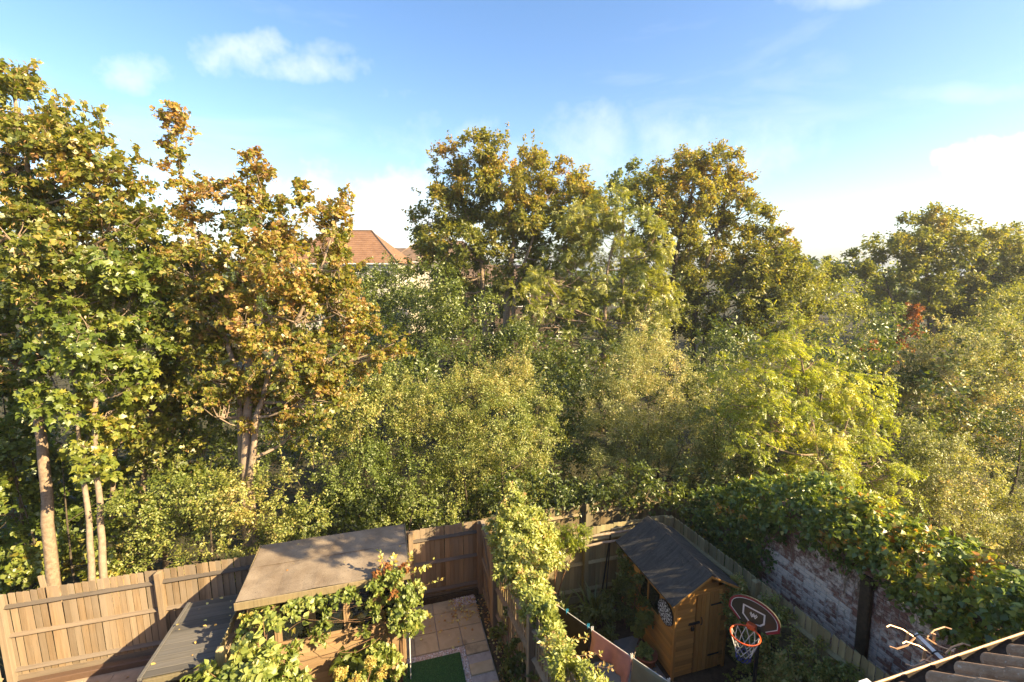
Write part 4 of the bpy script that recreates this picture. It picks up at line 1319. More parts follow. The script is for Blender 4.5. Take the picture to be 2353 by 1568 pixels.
# paving in the shed yard
yd = [o for o in COL.objects if o.name == 'yard'][0]
for iv in range(5):
    for iu in range(6):
        v0, u0 = 3.02 + 0.62 * iv, 6.92 - 0.62 * iu
        if v0 > 4.2 and u0 > 5.6:
            continue
        slab('slab', v0, v0 + 0.61, u0 - 0.61, u0, yd, M['gslab'], -0.012)
slab('slab', 4.25, 4.80, 6.7, 7.3, yd, M['gslab'], -0.012); slab('slab', 4.25, 4.80, 6.08, 6.69, yd, M['gslab'], -0.012)
m = MB(); m.box(2.9, 4.3, 7.0, 7.06, 0, 0.09)
tag(m.build('timber_edging', M['fence_dark'], None, (0, 0, 0), (0, 0, YAW), bevel=0.006), 'low dark timber edge of planting bed in shed yard', 'edging')

# terracotta pot
tp_ = thing('plant_pot', 'terracotta bowl with small green plants beside the shed', 'plant pot', g(4.60, 6.62, 0.02))
m = MB(); m.lathe([(0.0, 0), (0.13, 0), (0.165, 0.05), (0.20, 0.20), (0.215, 0.205), (0.215, 0.235), (0.19, 0.235), (0.18, 0.19), (0.0, 0.185)], 24); m.build('bowl', M['terracotta'], tp_, smooth=True)
gsd, _, _ = fill([((-0.04, 0, 0.23), (0.13, 0.13, 0.10))], 0.07, 3, 8, 8, T_BROAD, 0.05, (0.3, 0.2, 0.3), seed=14)
inst('foliage', leaves_mesh('foliage', gsd, [L['big']]), tp_)

# ================================================================== BRICK WALL
bw = thing('brick_wall', 'old brick wall with peeling white paint under the ivy', 'wall', g(7.34, 6.95, 0), YAW + math.atan2(-1, 0.0))
# local x runs towards the house, y to the right side of the picture (+y = v)
WL, WH = 5.4, 2.95
m = MB(); m.box(0, WL, 0.012, 0.23, 0, WH); m.build('mortar_bed', M['mortar'], bw)
bm_cache = []
for k in range(6):
    r0 = random.Random(k); b = MB(); b.box(0, 0.212, 0.0, 0.05, 0, 0.063)
    b.v = [(x + r0.uniform(-0.004, 0.004), y + (r0.uniform(-0.005, 0.005) if y < 0.02 else 0), z + r0.uniform(-0.003, 0.003)) for x, y, z in b.v]
    bm_cache.append(b.mesh('brick', M['brick'], bevel=0.006))
    b = MB(); b.box(0, 0.100, 0.0, 0.05, 0, 0.063)
    b.v = [(x + r0.uniform(-0.004, 0.004), y + (r0.uniform(-0.005, 0.005) if y < 0.02 else 0), z + r0.uniform(-0.003, 0.003)) for x, y, z in b.v]
    bm_cache.append(b.mesh('brick', M['brick'], bevel=0.006))
def ivy_bottom(u):
    """height where the ivy fringe ends on the wall face, by distance"""
    xs = [2.0, 3.0, 3.7, 3.85, 4.25, 4.45, 4.7, 5.1, 5.2, 5.9, 6.4, 6.6, 6.75, 7.6]
    zs = [3.0, 2.95, 2.55, 2.80, 2.85, 2.62, 2.28, 2.25, 2.55, 2.35, 2.05, 1.90, 1.0, 0.7]
    return float(np.interp(u, xs, zs))
bcount = 0
rest = MB()
for row in range(39):
    z = 0.02 + row * 0.075
    x = 0.0
    hdr = (row % 4 == 3)
    if row % 2: x -= 0.112
    while x < WL - 0.02:
        w_ = 0.1125 if hdr else 0.225
        xc = x + w_ / 2; u = 6.95 - xc
        vis = 0.95 < z < ivy_bottom(u) + 0.12 and 2.7 < u < 6.8
        off = rnd.uniform(-0.003, 0.004)
        if x >= 0 and x + w_ <= WL:
            if vis and bcount < 300:
                inst('brick', bm_cache[rnd.randrange(6) * 2 + (1 if hdr else 0)], bw, (x + 0.006, -0.002 + off, z))
                bcount += 1
            else:
                rest.box(x + 0.006, x + w_ - 0.006, -0.002 + off, 0.04, z, z + 0.063)
        x += w_
tag(rest.build('brickwork', M['brick'], bw), kind='stuff')
m = MB(); m.box(0, WL, -0.03, 0.26, WH + 0.002, WH + 0.06); m.build('coping', M['brown_wall'], bw, bevel=0.01)
m = MB(); m.box(-0.085, 0.085, -0.10, -0.008, 0.0, 2.66)
bt = m.build('timber_post', M['brown_wood'], None, g(7.34, 4.62, 0), (0, R(-2), YAW - math.pi / 2), bevel=0.01)
tag(bt, 'dark stained timber post with white streak against the brick wall', 'post')

# ================================================================== OWN HOUSE ROOF (bottom right corner)
hs_ = thing('tiled_house', 'brown tiled house roof edge with gutter at the bottom right corner', 'house', g(0, 0))
EU, EZ2 = 1.90, 4.50
SL = math.tan(R(38))
pm = MB()
prof = []
for k in range(9):           # roll tile profile: flat pan with a round roll
    t = k / 8
    prof.append((0.075 * math.cos(math.pi * (1 - t)) + 0.085, 0.058 * math.sin(math.pi * t)))
prof += [(0.20, -0.004), (0.315, 0.0)]
tl = 0.36
vs = []
for s_, dz in ((0, 0.018), (tl, 0.0)):
    for x, h_ in prof:
        vs.append((x, -s_, h_ + dz))
for x, h_ in prof:
    vs.append((x, 0.0, h_ + 0.018 - 0.018))
npf = len(prof)
fs = [(i, i + 1, npf + i + 1, npf + i) for i in range(npf - 1)] + [(i + 1, i, 2 * npf + i, 2 * npf + i + 1) for i in range(npf - 1)]
pm.add(vs, fs)
tile_me = pm.mesh('roof_tile', M['pantile'])
sol = tile_me
for r_ in range(7):
    for c in range(14):
        s_ = r_ * 0.33
        uu = EU - s_ * math.cos(R(38)); zz = EZ2 + s_ * math.sin(R(38)) + 0.02
        inst('roof_tile', tile_me, hs_, (2.78 + c * 0.30 + rnd.uniform(-0.006, 0.006), uu, zz + rnd.uniform(-0.003, 0.006)), (R(-38) + rnd.uniform(-0.012, 0.012), 0, rnd.uniform(-0.01, 0.01)))
m = MB()
m.add([(-9, EU - 0.02, EZ2 - 0.02), (9, EU - 0.02, EZ2 - 0.02), (8.9, -2.6, EZ2 - 0.02 + (EU + 2.58) * SL), (-9, -2.6, EZ2 - 0.02 + (EU + 2.58) * SL), (-9, -7.2, EZ2 - 0.02), (9, -7.2, EZ2 - 0.02)],
      [(0, 1, 2, 3), (3, 2, 5, 4), (0, 3, 4), (1, 5, 2)])
m.build('roof', M['pantile'], hs_)
m = MB(); m.box(-8.9, 8.9, -7.0, EU - 0.35, 0, EZ2 - 0.05); m.build('wall', M['brickred'], hs_)
gt = MB()
gpts = [(0.06 * math.cos(a) * 1.0 + EU + 0.085, EZ2 - 0.02 + 0.06 * math.sin(a)) for a in [math.pi + math.pi * k / 8 for k in range(9)]]
gin = [(0.052 * math.cos(a) * 1.0 + EU + 0.085, EZ2 - 0.02 + 0.052 * math.sin(a)) for a in [2 * math.pi - math.pi * k / 8 for k in range(9)]]
gt.prism(gpts + gin, 0, 3.36, 9.0)
gt.build('gutter', M['gutter_dark'], hs_)
m = MB(); m.tube([(3.36, EU + 0.147, EZ2 - 0.012), (9.0, EU + 0.147, EZ2 - 0.012)], 0.009, 6); m.build('gutter_lip', M['copper'], hs_)
m = MB(); m.box(3.27, 3.36, EU - 0.03, EU + 0.19, EZ2 - 0.09, EZ2 + 0.0); m.build('gutter_bracket', M['alu'], hs_, bevel=0.004)

# television aerial ----------------------------------------------------------
ae = thing('television_aerial', 'aerial of copper coloured cross elements and silver boom below the roof gutter', 'aerial', g(0, 0))
ZA = 4.22
m = MB(); m.box(-0.5, 0.16, -0.014, 0.014, -0.012, 0.012)
boom_a = math.atan2(-0.40, -0.18)
# boom runs from its far tip towards the house wall
tipv, housev = Vector((4.56, 2.47, ZA)), Vector((4.30, 1.70, ZA - 0.02))
bd_ = (housev - tipv).normalized()
sd_ = Vector((-bd_.y, bd_.x, 0))
m = MB(); m.tube([tipv - bd_ * 0.02, housev], 0.020, 4); m.build('boom', M['alu'], ae)
for k in range(4):
    c = tipv + bd_ * (0.02 + 0.18 * k)
    hb = MB(); hb.tube([c + sd_ * (0.055 * math.cos(a)) + Vector((0, 0, 0.035 * math.sin(a))) for a in [math.pi * j / 8 for j in range(9)]], 0.006, 5); hb.build('hub', M['black'], ae)
    for s in (-1, 1):
        for w_ in (-1, 1):
            e = MB()
            p0 = c + sd_ * (0.05 * s); p1 = c + sd_ * (0.14 * s) + bd_ * (-0.035 * w_) + Vector((0, 0, 0.05 * w_)); p2 = c + sd_ * (0.24 * s) + bd_ * (-0.05 * w_) + Vector((0, 0, 0.075 * w_))
            p3 = c + sd_ * (0.285 * s) + bd_ * (-0.03 * w_) + Vector((0, 0, 0.072 * w_))
            e.tube([p0, p1, p2, p3], 0.0075, 5); e.build('element', M['copper'], ae)
        pl2 = MB(); q = c + sd_ * (0.115 * s)
        pl2.tube([q + Vector((0, 0, -0.045)), q + Vector((0, 0, 0.045))], 0.013, 4); pl2.build('clip', M['copper'], ae)

# ================================================================== FAR HOUSES
def house(label, x0, x1, d, y_eave, y_ridge, depth, hip, wall_m, roof_m, chims=(), win=True, hipl=None, courses=16):
    """hipped house facing the viewer, built from the ground up at distance d"""
    a, b = at(x0, y_eave, d), at(x1, y_eave, d)
    ze = a[2]; zr = at(x0, y_ridge, d + depth / 2)[2]
    hipl = hip if hipl is None else hipl
    root = thing('house', label, 'house', (a[0], a[1], 0), 0)
    W = b[0] - a[0]
    m_ = MB(); m_.box(0.35, W - 0.35, 0.35, depth - 0.35, 0, ze - 0.02); m_.build('wall', wall_m, root)
    # roof in stepped tile courses
    m_ = MB()
    for k in range(courses):
        f0, f1 = k / courses, (k + 1) / courses
        def ringp(f, dz):
            l_ = hipl * f; r__ = hip * f; y_ = depth / 2 * f; z = ze + (zr - ze) * f + dz
            return [(l_, y_, z), (W - r__, y_, z), (W - r__, depth - y_, z), (l_, depth - y_, z)]
        p, q = ringp(f0, 0.035), ringp(f1, 0.0)
        m_.add(p + q, [(i, (i + 1) % 4, 4 + (i + 1) % 4, 4 + i) for i in range(4)])
        if k:
            q0 = ringp(f0, 0.0)
            m_.add(q0 + p, [(i, (i + 1) % 4, 4 + (i + 1) % 4, 4 + i) for i in range(4)])
    rf = m_.build('roof', roof_m, root)
    m_ = MB(); m_.tube([(W - hip + 0.02, depth / 2, zr + 0.03), (W, 0, ze + 0.06)], 0.09, 5); m_.tube([(hipl, depth / 2, zr + 0.03), (0, 0, ze + 0.06)], 0.09, 5); m_.tube([(hipl, depth / 2, zr + 0.03), (W - hip, depth / 2, zr + 0.03)], 0.1, 5)
    m_.build('ridge_tiles', M['tile_br'], rf)
    for cx_, top_y in chims:
        p = at(cx_, top_y, d + depth / 2)
        m_ = MB(); m_.box(p[0] - a[0] - 0.45, p[0] - a[0] + 0.45, depth / 2 - 0.4, depth / 2 + 0.4, zr - 1.0, p[2] - 0.1)
        m_.box(p[0] - a[0] - 0.52, p[0] - a[0] + 0.52, depth / 2 - 0.47, depth / 2 + 0.47, p[2] - 0.098, p[2] + 0.05)
        m_.build('chimney', M['brickred'], rf)
    m_ = MB(); m_.box(0, W, -0.06, 0.0, ze - 0.10, ze + 0.02); m_.build('gutter', M['white'], root)
    if win:
        nw = max(2, int(W / 3))
        for k in range(nw):
            xx = W * (k + 0.5) / nw
            for zz in (ze - 2.0, ze - 5.0):
                if zz > 0.5:
                    f = MB()
                    for q in ((-0.75, -0.68, 0, 1.3), (0.68, 0.75, 0, 1.3), (-0.68, 0.68, 0, 0.07), (-0.68, 0.68, 1.23, 1.3), (-0.03, 0.03, 0.07, 1.23)):
                        f.box(xx + q[0], xx + q[1], 0.28, 0.36, zz + q[2], zz + q[3])
                    wn = f.build('window', M['white'], root)
                    p_ = MB(); p_.box(xx - 0.68, xx + 0.68, 0.32, 0.345, zz + 0.07, zz + 1.23); p_.build('pane', M['glass'], wn)
    return root


house('cream house with wide orange hipped roof between sycamore and poplar', 655, 915, 46, 605, 532, 9, 3.9, M['cream'], M['tile_or'], win=True, hipl=2.6)
house('house with brown tiled roof and red chimney left of the poplar', 893, 1110, 54, 601, 556, 8, 2.8, M['cream'], M['tile_br'], chims=((985, 542),))
house('distant house with only its pale ridge showing between two roofs', 845, 960, 75, 592, 572, 9, 3.0, M['cream'], M['tile_br'], win=False)
house('low brown roofed house half hidden behind the poplar trunk', 985, 1330, 41, 655, 612, 8, 3.0, M['brown_wall'], M['tile_br'])

# ================================================================== VEGETATION
Z3 = lambda p: tuple(float(q) for q in p)
def stem_px(lst, d, r_=None, root_z=True):
    """a stem through sight-line points at depth d, first one dropped to the ground"""
    pts = [at(x, y, d + (dd if dd else 0)) for x, y, dd in [(p + (0,))[:3] for p in lst]]
    if root_z:
        b = pts[0].copy(); b[2] = 0.0
        pts = [b] + pts
    return [Z3(p) for p in pts] + ([r_] if r_ else [])


def bush(name, label, lst, d, leaf, lm_, sub_r, dens, twigs, per, size, seed, bark='bark_dark', depth=1.0, stem_r=0.05, cat='bush', jit=0.5, nst=4, shoots=(), group=None, **kw):
    lobes = plobes(lst, d, depth, seed, jit)
    cx = np.mean([l[0][0] for l in lobes]); cy = np.mean([l[0][1] for l in lobes])
    rg = np.random.default_rng(seed)
    stems = []
    low = sorted(lobes, key=lambda l: -l[1][0])[:nst]
    for l in low:
        b = np.array([cx + (l[0][0] - cx) * 0.45 + rg.normal(0, 0.15), cy + (l[0][1] - cy) * 0.45 + rg.normal(0, 0.15), 0])
        c = np.array(l[0])
        stems.append([Z3(b), Z3(b + (c - b) * 0.5 + rg.normal(0, 0.1, 3)), Z3(c)])
    return plant(name, label, cat, (cx, cy, 0), stems, lobes, leaf, lm_, M[bark], sub_r, dens, twigs, per, size, seed=seed, trunk_name='stem' if cat == 'bush' else 'trunk',
                 crown_name='foliage' if cat == 'bush' else 'crown', stem_r=stem_r, shoots=shoots, group=group, **kw)


def spikes(lst, d, leaf, size, tint, seed, ln=0.6, n=26):
    out = []
    rg = np.random.default_rng(seed)
    for k, (x, y) in enumerate(lst):
        dv = np.array([rg.normal(0, 0.25), rg.normal(0, 0.2), 1.0]); dv /= np.linalg.norm(dv)
        l_ = ln * rg.uniform(0.7, 1.3)
        out.append((at(x, y + l_ * 0.5 * 1040 / d, d), dv, l_, leaf, size, tint, seed * 50 + k, n, 0, 0.008))
    return out


def ring_spikes(lst, d, per_lobe, leaf, size, tint, seed, ln=0.5, n=22):
    """sprays sticking out of the top of the lobes"""
    rg = np.random.default_rng(seed + 77)
    out = []
    for it in lst:
        x, y, r_ = it[:3]
        for k in range(per_lobe):
            a = rg.uniform(-1.2, 1.2)
            px, py = x + math.sin(a) * r_ * 0.9, y - math.cos(a) * r_ * 0.9
            dv = np.array([math.sin(a) * 0.6 + rg.normal(0, 0.15), rg.normal(0, 0.45), math.cos(a) * 0.8 + 0.35]); dv /= np.linalg.norm(dv)
            l_ = ln * rg.uniform(0.5, 1.25)
            out.append((at(px, py, d + rg.uniform(-0.5, 0.5) * r_ * d / 1040), dv, l_, leaf, size, tint, int(rg.integers(1e6)), n, 0, 0.006))
    return out



# --- sycamores, left --------------------------------------------------------
s1 = stem_px([(124, 1340), (113, 1200), (98, 1050), (88, 930), (90, 780), (84, 600), (66, 420), (40, 260), (20, 190)], 9.3, 0.125)
plant('sycamore_tree', 'tallest sycamore at left edge with one thick leaning trunk', 'tree', s1[0], [s1],
      plobes([(0, 190, 60), (50, 260, 60), (110, 320, 60), (170, 300, 50), (225, 340, 55), (20, 380, 100), (130, 420, 100), (235, 430, 75), (300, 400, 38), (10, 540, 120), (150, 550, 115), (260, 550, 80), (320, 500, 45),
              (50, 700, 110), (180, 690, 100), (-110, 300, 110), (-120, 540, 140), (-90, 760, 110), (20, 830, 70), (120, 810, 60), (-60, 170, 60)], 9.3, 1.2, 1, 0.6),
      T_MAPLE4, L['syc'], M['bark'], 0.27, 2.1, 7, 5, 0.115, seed=21, tint=(0.32, 0.14, 0.32), keys=0.34, stem_r=0.13, gap=-0.45, up=0.45, twig_r=0.005, droop=0.15, light_up=0.25, flat=0.8, shrink=0.25,
      shoots=ring_spikes([(0, 190, 60), (50, 260, 60), (110, 320, 60), (170, 300, 50), (225, 340, 55), (300, 400, 38)], 9.3, 4, T_MAPLE, 0.11, 0.55, 16, 0.45, 16))
s2 = stem_px([(211, 1335), (206, 1200), (190, 1085), (178, 990), (172, 900), (165, 800)], 9.0, 0.07)
s2b = stem_px([(238, 1335), (231, 1200), (224, 1090), (216, 960), (238, 830), (262, 690), (290, 580)], 9.05, 0.075)
plant('sycamore_tree', 'twin stemmed pale sycamore with green drooping leaves right of the thick trunk', 'tree', s2[0], [s2, s2b],
      plobes([(165, 850, 70), (250, 860, 55), (212, 1000, 48), (200, 760, 80), (300, 700, 70), (330, 800, 55), (130, 920, 50), (220, 1060, 30), (290, 600, 60), (265, 940, 40), (320, 880, 30)], 9.0, 1.1, 2, 0.5),
      T_MAPLE, L['syc_green'], M['bark_pale'], 0.24, 2.3, 7, 5, 0.125, seed=22, tint=(0.55, 0.15, 0.28), stem_r=0.075, gap=-0.3, droop=0.5, twig_r=0.005, keys=0.06)
s4 = stem_px([(322, 1180), (335, 1060), (350, 930), (365, 780), (372, 600)], 10.8, 0.075)
s4b = stem_px([(365, 1180), (378, 1050), (395, 900), (420, 720), (430, 560)], 11.0, 0.06)
s4c = stem_px([(255, 1180), (270, 960), (290, 860), (300, 700)], 10.5, 0.065)
plant('sycamore_tree', 'slender many stemmed sycamore standing back between the twin stems and the tan one', 'tree', s4[0], [s4, s4b, s4c],
      plobes([(350, 560, 80), (400, 650, 80), (310, 680, 80), (440, 740, 80), (350, 790, 90), (280, 820, 70), (430, 860, 80), (360, 930, 70), (450, 960, 70), (400, 1020, 60), (300, 960, 60), (480, 1030, 50)], 10.8, 1.2, 4, 0.5),
      T_MAPLE4, L['syc'], M['bark'], 0.34, 2.3, 8, 6, 0.115, seed=23, tint=(0.33, 0.18, 0.3), keys=0.12, stem_r=0.07, gap=-0.35, twig_r=0.006)
s3 = stem_px([(563, 1140), (566, 1020), (572, 880), (576, 760), (585, 640), (600, 520), (600, 430)], 10.0, 0.13)
s3b = stem_px([(556, 1120), (552, 960), (545, 850), (510, 760), (470, 620), (430, 470), (405, 330)], 10.1, 0.09)
s3c = stem_px([(572, 1100), (590, 960), (622, 850), (680, 740), (740, 620), (775, 500)], 9.9, 0.085)
sh3 = []
for k, (x, y, dx, ln) in enumerate(((405, 330, -0.12, 0.75), (420, 400, -0.05, 0.6), (585, 400, 0.05, 0.6), (600, 420, 0.1, 0.5), (690, 450, 0.05, 0.5), (770, 480, 0.12, 0.5), (805, 520, 0.1, 0.4),
                                    (860, 800, 1.2, 0.8), (900, 790, 1.3, 0.55), (820, 700, 0.8, 0.6), (800, 600, 0.7, 0.55), (500, 440, -0.1, 0.45), (640, 470, 0, 0.4))):
    dv = np.array([dx, 0.1, 1.0 if dx < 0.6 else 0.45]); dv /= np.linalg.norm(dv)
    sh3.append((at(x, y + 30, 10.0), dv, ln, T_MAPLE, 0.10, 0.62, 300 + k, 46))
plant('sycamore_tree', 'tan and green sycamore with spiky top left of the cream house', 'tree', s3[0], [s3, s3b, s3c],
      plobes([(440, 470, 40), (470, 540, 60), (555, 470, 50), (590, 530, 60), (680, 500, 45), (765, 520, 45), (430, 630, 75), (540, 620, 80), (650, 600, 80), (740, 600, 65), (480, 750, 85), (600, 720, 90), (710, 720, 85),
              (790, 690, 45), (820, 760, 50), (560, 850, 80), (670, 830, 85), (770, 820, 70), (850, 820, 40), (480, 870, 65), (620, 940, 65), (720, 920, 65), (790, 890, 45), (500, 960, 50), (905, 790, 22), (680, 990, 35),
              (412, 390, 34), (406, 330, 27), (402, 285, 20), (400, 262, 14), (430, 430, 34), (590, 400, 30), (586, 360, 20), (575, 420, 32), (690, 440, 30), (640, 450, 30), (780, 465, 30), (740, 470, 30), (500, 440, 30), (740, 560, 50), (690, 570, 55), (640, 540, 50), (780, 620, 42), (800, 700, 40), (760, 660, 55), (560, 700, 70), (500, 690, 70)], 10.0, 1.2, 5, 0.5),
      T_MAPLE4, L['syc'], M['bark_pale'], 0.23, 1.7, 7, 5, 0.10, shrink=0.3, seed=24, tint=(0.54, 0.18, 0.36), keys=0.5, stem_r=0.11, gap=-0.42, shoots=sh3, twig_r=0.006, light_up=0.25, tint_f=1.3, flat=0.85)
u1 = stem_px([(60, 1300), (45, 1150), (20, 1000), (5, 900)], 10.2, 0.045)
u1b = stem_px([(95, 1300), (60, 1180), (30, 1090)], 10.0, 0.035)
u1c = stem_px([(165, 1300), (150, 1150), (140, 1020)], 10.0, 0.03)
plant('sycamore_sapling', 'shady young sycamores with dark leaves low behind the left fence', 'tree', u1[0], [u1, u1b, u1c],
      plobes([(10, 950, 70), (40, 1060, 80), (20, 1180, 80), (80, 1250, 70), (150, 1120, 70), (160, 1240, 65), (270, 1130, 70), (290, 1250, 55), (10, 1290, 60), (130, 1330, 45), (260, 1310, 40), (70, 1330, 45), (-80, 1050, 90), (-80, 1230, 90)], 10.4, 1.0, 6, 0.5),
      T_MAPLE4, L['syc_green'], M['bark_dark'], 0.32, 2.6, 8, 6, 0.125, seed=25, tint=(0.55, 0.2, 0.3), stem_r=0.04, gap=-0.4, droop=0.2)

# --- dark wood mass behind the sycamores
bush('hedge_tree', 'dark leafy mass of trees standing behind the sycamore trunks', [(40, 700, 120), (200, 760, 120), (330, 720, 100), (470, 780, 110), (600, 800, 110), (720, 830, 90), (100, 880, 110), (260, 900, 100), (420, 930, 100), (560, 960, 80),
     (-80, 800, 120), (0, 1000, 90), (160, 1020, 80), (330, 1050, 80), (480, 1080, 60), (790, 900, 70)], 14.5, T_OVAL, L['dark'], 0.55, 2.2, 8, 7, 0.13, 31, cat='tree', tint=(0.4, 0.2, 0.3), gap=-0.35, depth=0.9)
# --- shrubs just behind the back fence
B1 = [(320, 1190, 65), (400, 1130, 65), (480, 1150, 65), (560, 1140, 60), (390, 1230, 60), (480, 1230, 60), (310, 1270, 45), (560, 1230, 60), (640, 1190, 60), (620, 1250, 50), (440, 1290, 40), (700, 1200, 55), (690, 1250, 45), (640, 1130, 45), (530, 1290, 40)]
bush('privet_shrub', 'olive small leaved shrub above the left fence beside the plank roof', B1, 9.6, T_OVAL, L['shrub'], 0.24, 3.0, 9, 8, 0.062, 32, shrink=0.5, tint=(0.5, 0.25, 0.35), gap=-0.45,
     shoots=ring_spikes(B1, 9.6, 4, T_OVAL, 0.065, 0.6, 1, 0.35) + spikes([(655, 1060), (690, 1080), (720, 1050), (745, 1030), (670, 1090), (590, 1080)], 9.8, T_OVAL, 0.075, 0.75, 2, 0.6))
B2 = [(790, 1110, 70), (870, 1150, 70), (760, 1180, 60), (840, 1060, 60), (950, 1150, 60), (1010, 1190, 45), (820, 1200, 45), (900, 1210, 45), (740, 1110, 40), (920, 1080, 60), (980, 1100, 50)]
bush('privet_shrub', 'dark green shrub rising directly behind the summerhouse roof', B2, 10.9, T_OVAL, L['shrub'], 0.26, 3.0, 9, 8, 0.062, 33, shrink=0.5, tint=(0.22, 0.2, 0.3), gap=-0.4,
     shoots=ring_spikes(B2, 10.9, 4, T_OVAL, 0.065, 0.4, 3, 0.4))
B3 = [(820, 960, 75), (880, 900, 60), (930, 950, 65), (800, 1040, 60), (890, 1020, 70), (860, 870, 40), (780, 1000, 45), (950, 890, 40)]
bush('privet_shrub', 'loose sunlit shrub right of the tan sycamore above the dark gap', B3, 12.6, T_OVAL, L['shrub'], 0.28, 3.0, 9, 8, 0.065, 34, shrink=0.5, tint=(0.5, 0.25, 0.35), gap=-0.3,
     shoots=ring_spikes(B3, 12.6, 5, T_OVAL, 0.07, 0.55, 4, 0.55))
B4 = [(1010, 940, 70), (1090, 910, 75), (1170, 890, 70), (1235, 930, 62), (1050, 1010, 85), (1150, 990, 90), (1240, 1010, 66), (1000, 1040, 65), (1090, 1090, 80), (1190, 1080, 80), (1180, 850, 45), (960, 980, 45), (1110, 1150, 50), (1040, 1140, 50), (1210, 1150, 45), (1140, 870, 40)]
bush('willow_shrub', 'broad yellow green shrub in the middle above the patio fence', B4, 12.2, T_OVAL, L['shrub'], 0.27, 3.6, 10, 9, 0.05, 35, shrink=0.5, tint=(0.55, 0.2, 0.35), gap=-0.5,
     shoots=ring_spikes(B4, 12.2, 4, T_OVAL, 0.06, 0.75, 5, 0.5) + spikes([(1185, 815), (1200, 830), (1150, 830), (1210, 840), (1000, 870), (1240, 850)], 12.2, T_OVAL, 0.06, 0.75, 6, 0.55))
B5 = [(1480, 800, 60), (1440, 860, 70), (1530, 860, 75), (1400, 930, 75), (1490, 930, 85), (1580, 930, 65), (1385, 1010, 65), (1470, 1020, 85), (1570, 1020, 80), (1400, 1090, 70), (1500, 1100, 75), (1600, 1090, 60), (1640, 1010, 50), (1510, 770, 45), (1460, 760, 35), (1560, 1140, 40), (1430, 1140, 45)]
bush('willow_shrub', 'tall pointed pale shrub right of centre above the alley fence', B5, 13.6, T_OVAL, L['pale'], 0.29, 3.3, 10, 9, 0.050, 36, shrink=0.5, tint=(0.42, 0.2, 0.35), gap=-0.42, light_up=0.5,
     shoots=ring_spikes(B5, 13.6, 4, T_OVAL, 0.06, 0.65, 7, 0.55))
B6 = [(1650, 900, 55), (1690, 960, 60), (1640, 970, 55), (1680, 1040, 60), (1630, 1060, 50), (1720, 1060, 50), (1700, 880, 45), (1740, 960, 40)]
bush('willow_shrub', 'small pale shrub wedged between tall pointed shrub and golden tree', B6, 13.0, T_OVAL, L['shrub'], 0.28, 3.0, 9, 8, 0.06, 37, shrink=0.5, tint=(0.45, 0.25, 0.35), gap=-0.35,
     shoots=ring_spikes(B6, 13.0, 4, T_OVAL, 0.06, 0.6, 8, 0.5))
B8 = [(2280, 790, 65), (2200, 800, 60), (2130, 830, 55), (2340, 810, 70), (2060, 850, 55), (2250, 870, 75), (2340, 910, 75), (2160, 900, 75), (2080, 930, 60), (2180, 980, 60), (2260, 960, 60), (2340, 1000, 65), (2400, 850, 80), (2110, 870, 45)]
bush('willow_shrub', 'broad silvery shrub at the right edge beneath the far round tree', B8, 16.5, T_OVAL, L['pale'], 0.34, 3.4, 9, 9, 0.07, 38, shrink=0.3, tint=(0.62, 0.25, 0.4), gap=-0.35,
     shoots=ring_spikes(B8, 16.5, 4, T_OVAL, 0.075, 0.85, 9, 0.6))
B9 = [(2120, 1010, 55), (2180, 1060, 65), (2240, 1110, 65), (2150, 1120, 65), (2210, 1180, 70), (2290, 1190, 65), (2130, 1190, 50), (2350, 1250, 60), (2260, 1250, 55), (2330, 1150, 50), (2180, 1250, 45), (2110, 1080, 45), (2320, 1300, 40), (2380, 1310, 50)]
bush('cotoneaster_shrub', 'arching yellowish shrub over the path at the right edge', B9, 11.6, T_OVAL, L['pale'], 0.26, 3.4, 9, 9, 0.058, 39, shrink=0.3, tint=(0.42, 0.25, 0.4), gap=-0.3,
     shoots=ring_spikes(B9, 11.6, 4, T_OVAL, 0.06, 0.6, 10, 0.55))
B10 = [(2330, 1050, 60), (2380, 1110, 60), (2290, 1030, 45), (2350, 980, 50)]
bush('holly_bush', 'dark shaded bush at right edge between silvery and yellowish shrubs', B10, 14.0, T_OVAL, L['dark'], 0.32, 3.0, 9, 8, 0.07, 40, tint=(0.4, 0.25, 0.4), gap=-0.35)
B11 = [(1660, 1080, 45), (1730, 1100, 45), (1800, 1120, 45), (1620, 1120, 40), (1700, 1150, 36), (1880, 1150, 42), (1960, 1160, 42), (2040, 1170, 42), (2100, 1210, 38), (1760, 1050, 36), (1560, 1150, 36), (1850, 1080, 40), (2000, 1110, 40), (1300, 1080, 48, 14), (1335, 1030, 45, 14.5), (1290, 1140, 40, 12.6), (1350, 1150, 36, 12.6), (1310, 960, 40, 15), (1620, 840, 36, 16), (1650, 800, 36, 16), (1600, 880, 36, 16), (560, 1100, 50), (640, 1060, 45), (700, 1020, 40)]
bush('holly_bush', 'dark green bush filling the shade under the golden tree behind ivy', B11, 12.2, T_OVAL, L['dark'], 0.28, 3.0, 9, 7, 0.075, 58, tint=(0.55, 0.25, 0.4), gap=-0.5)
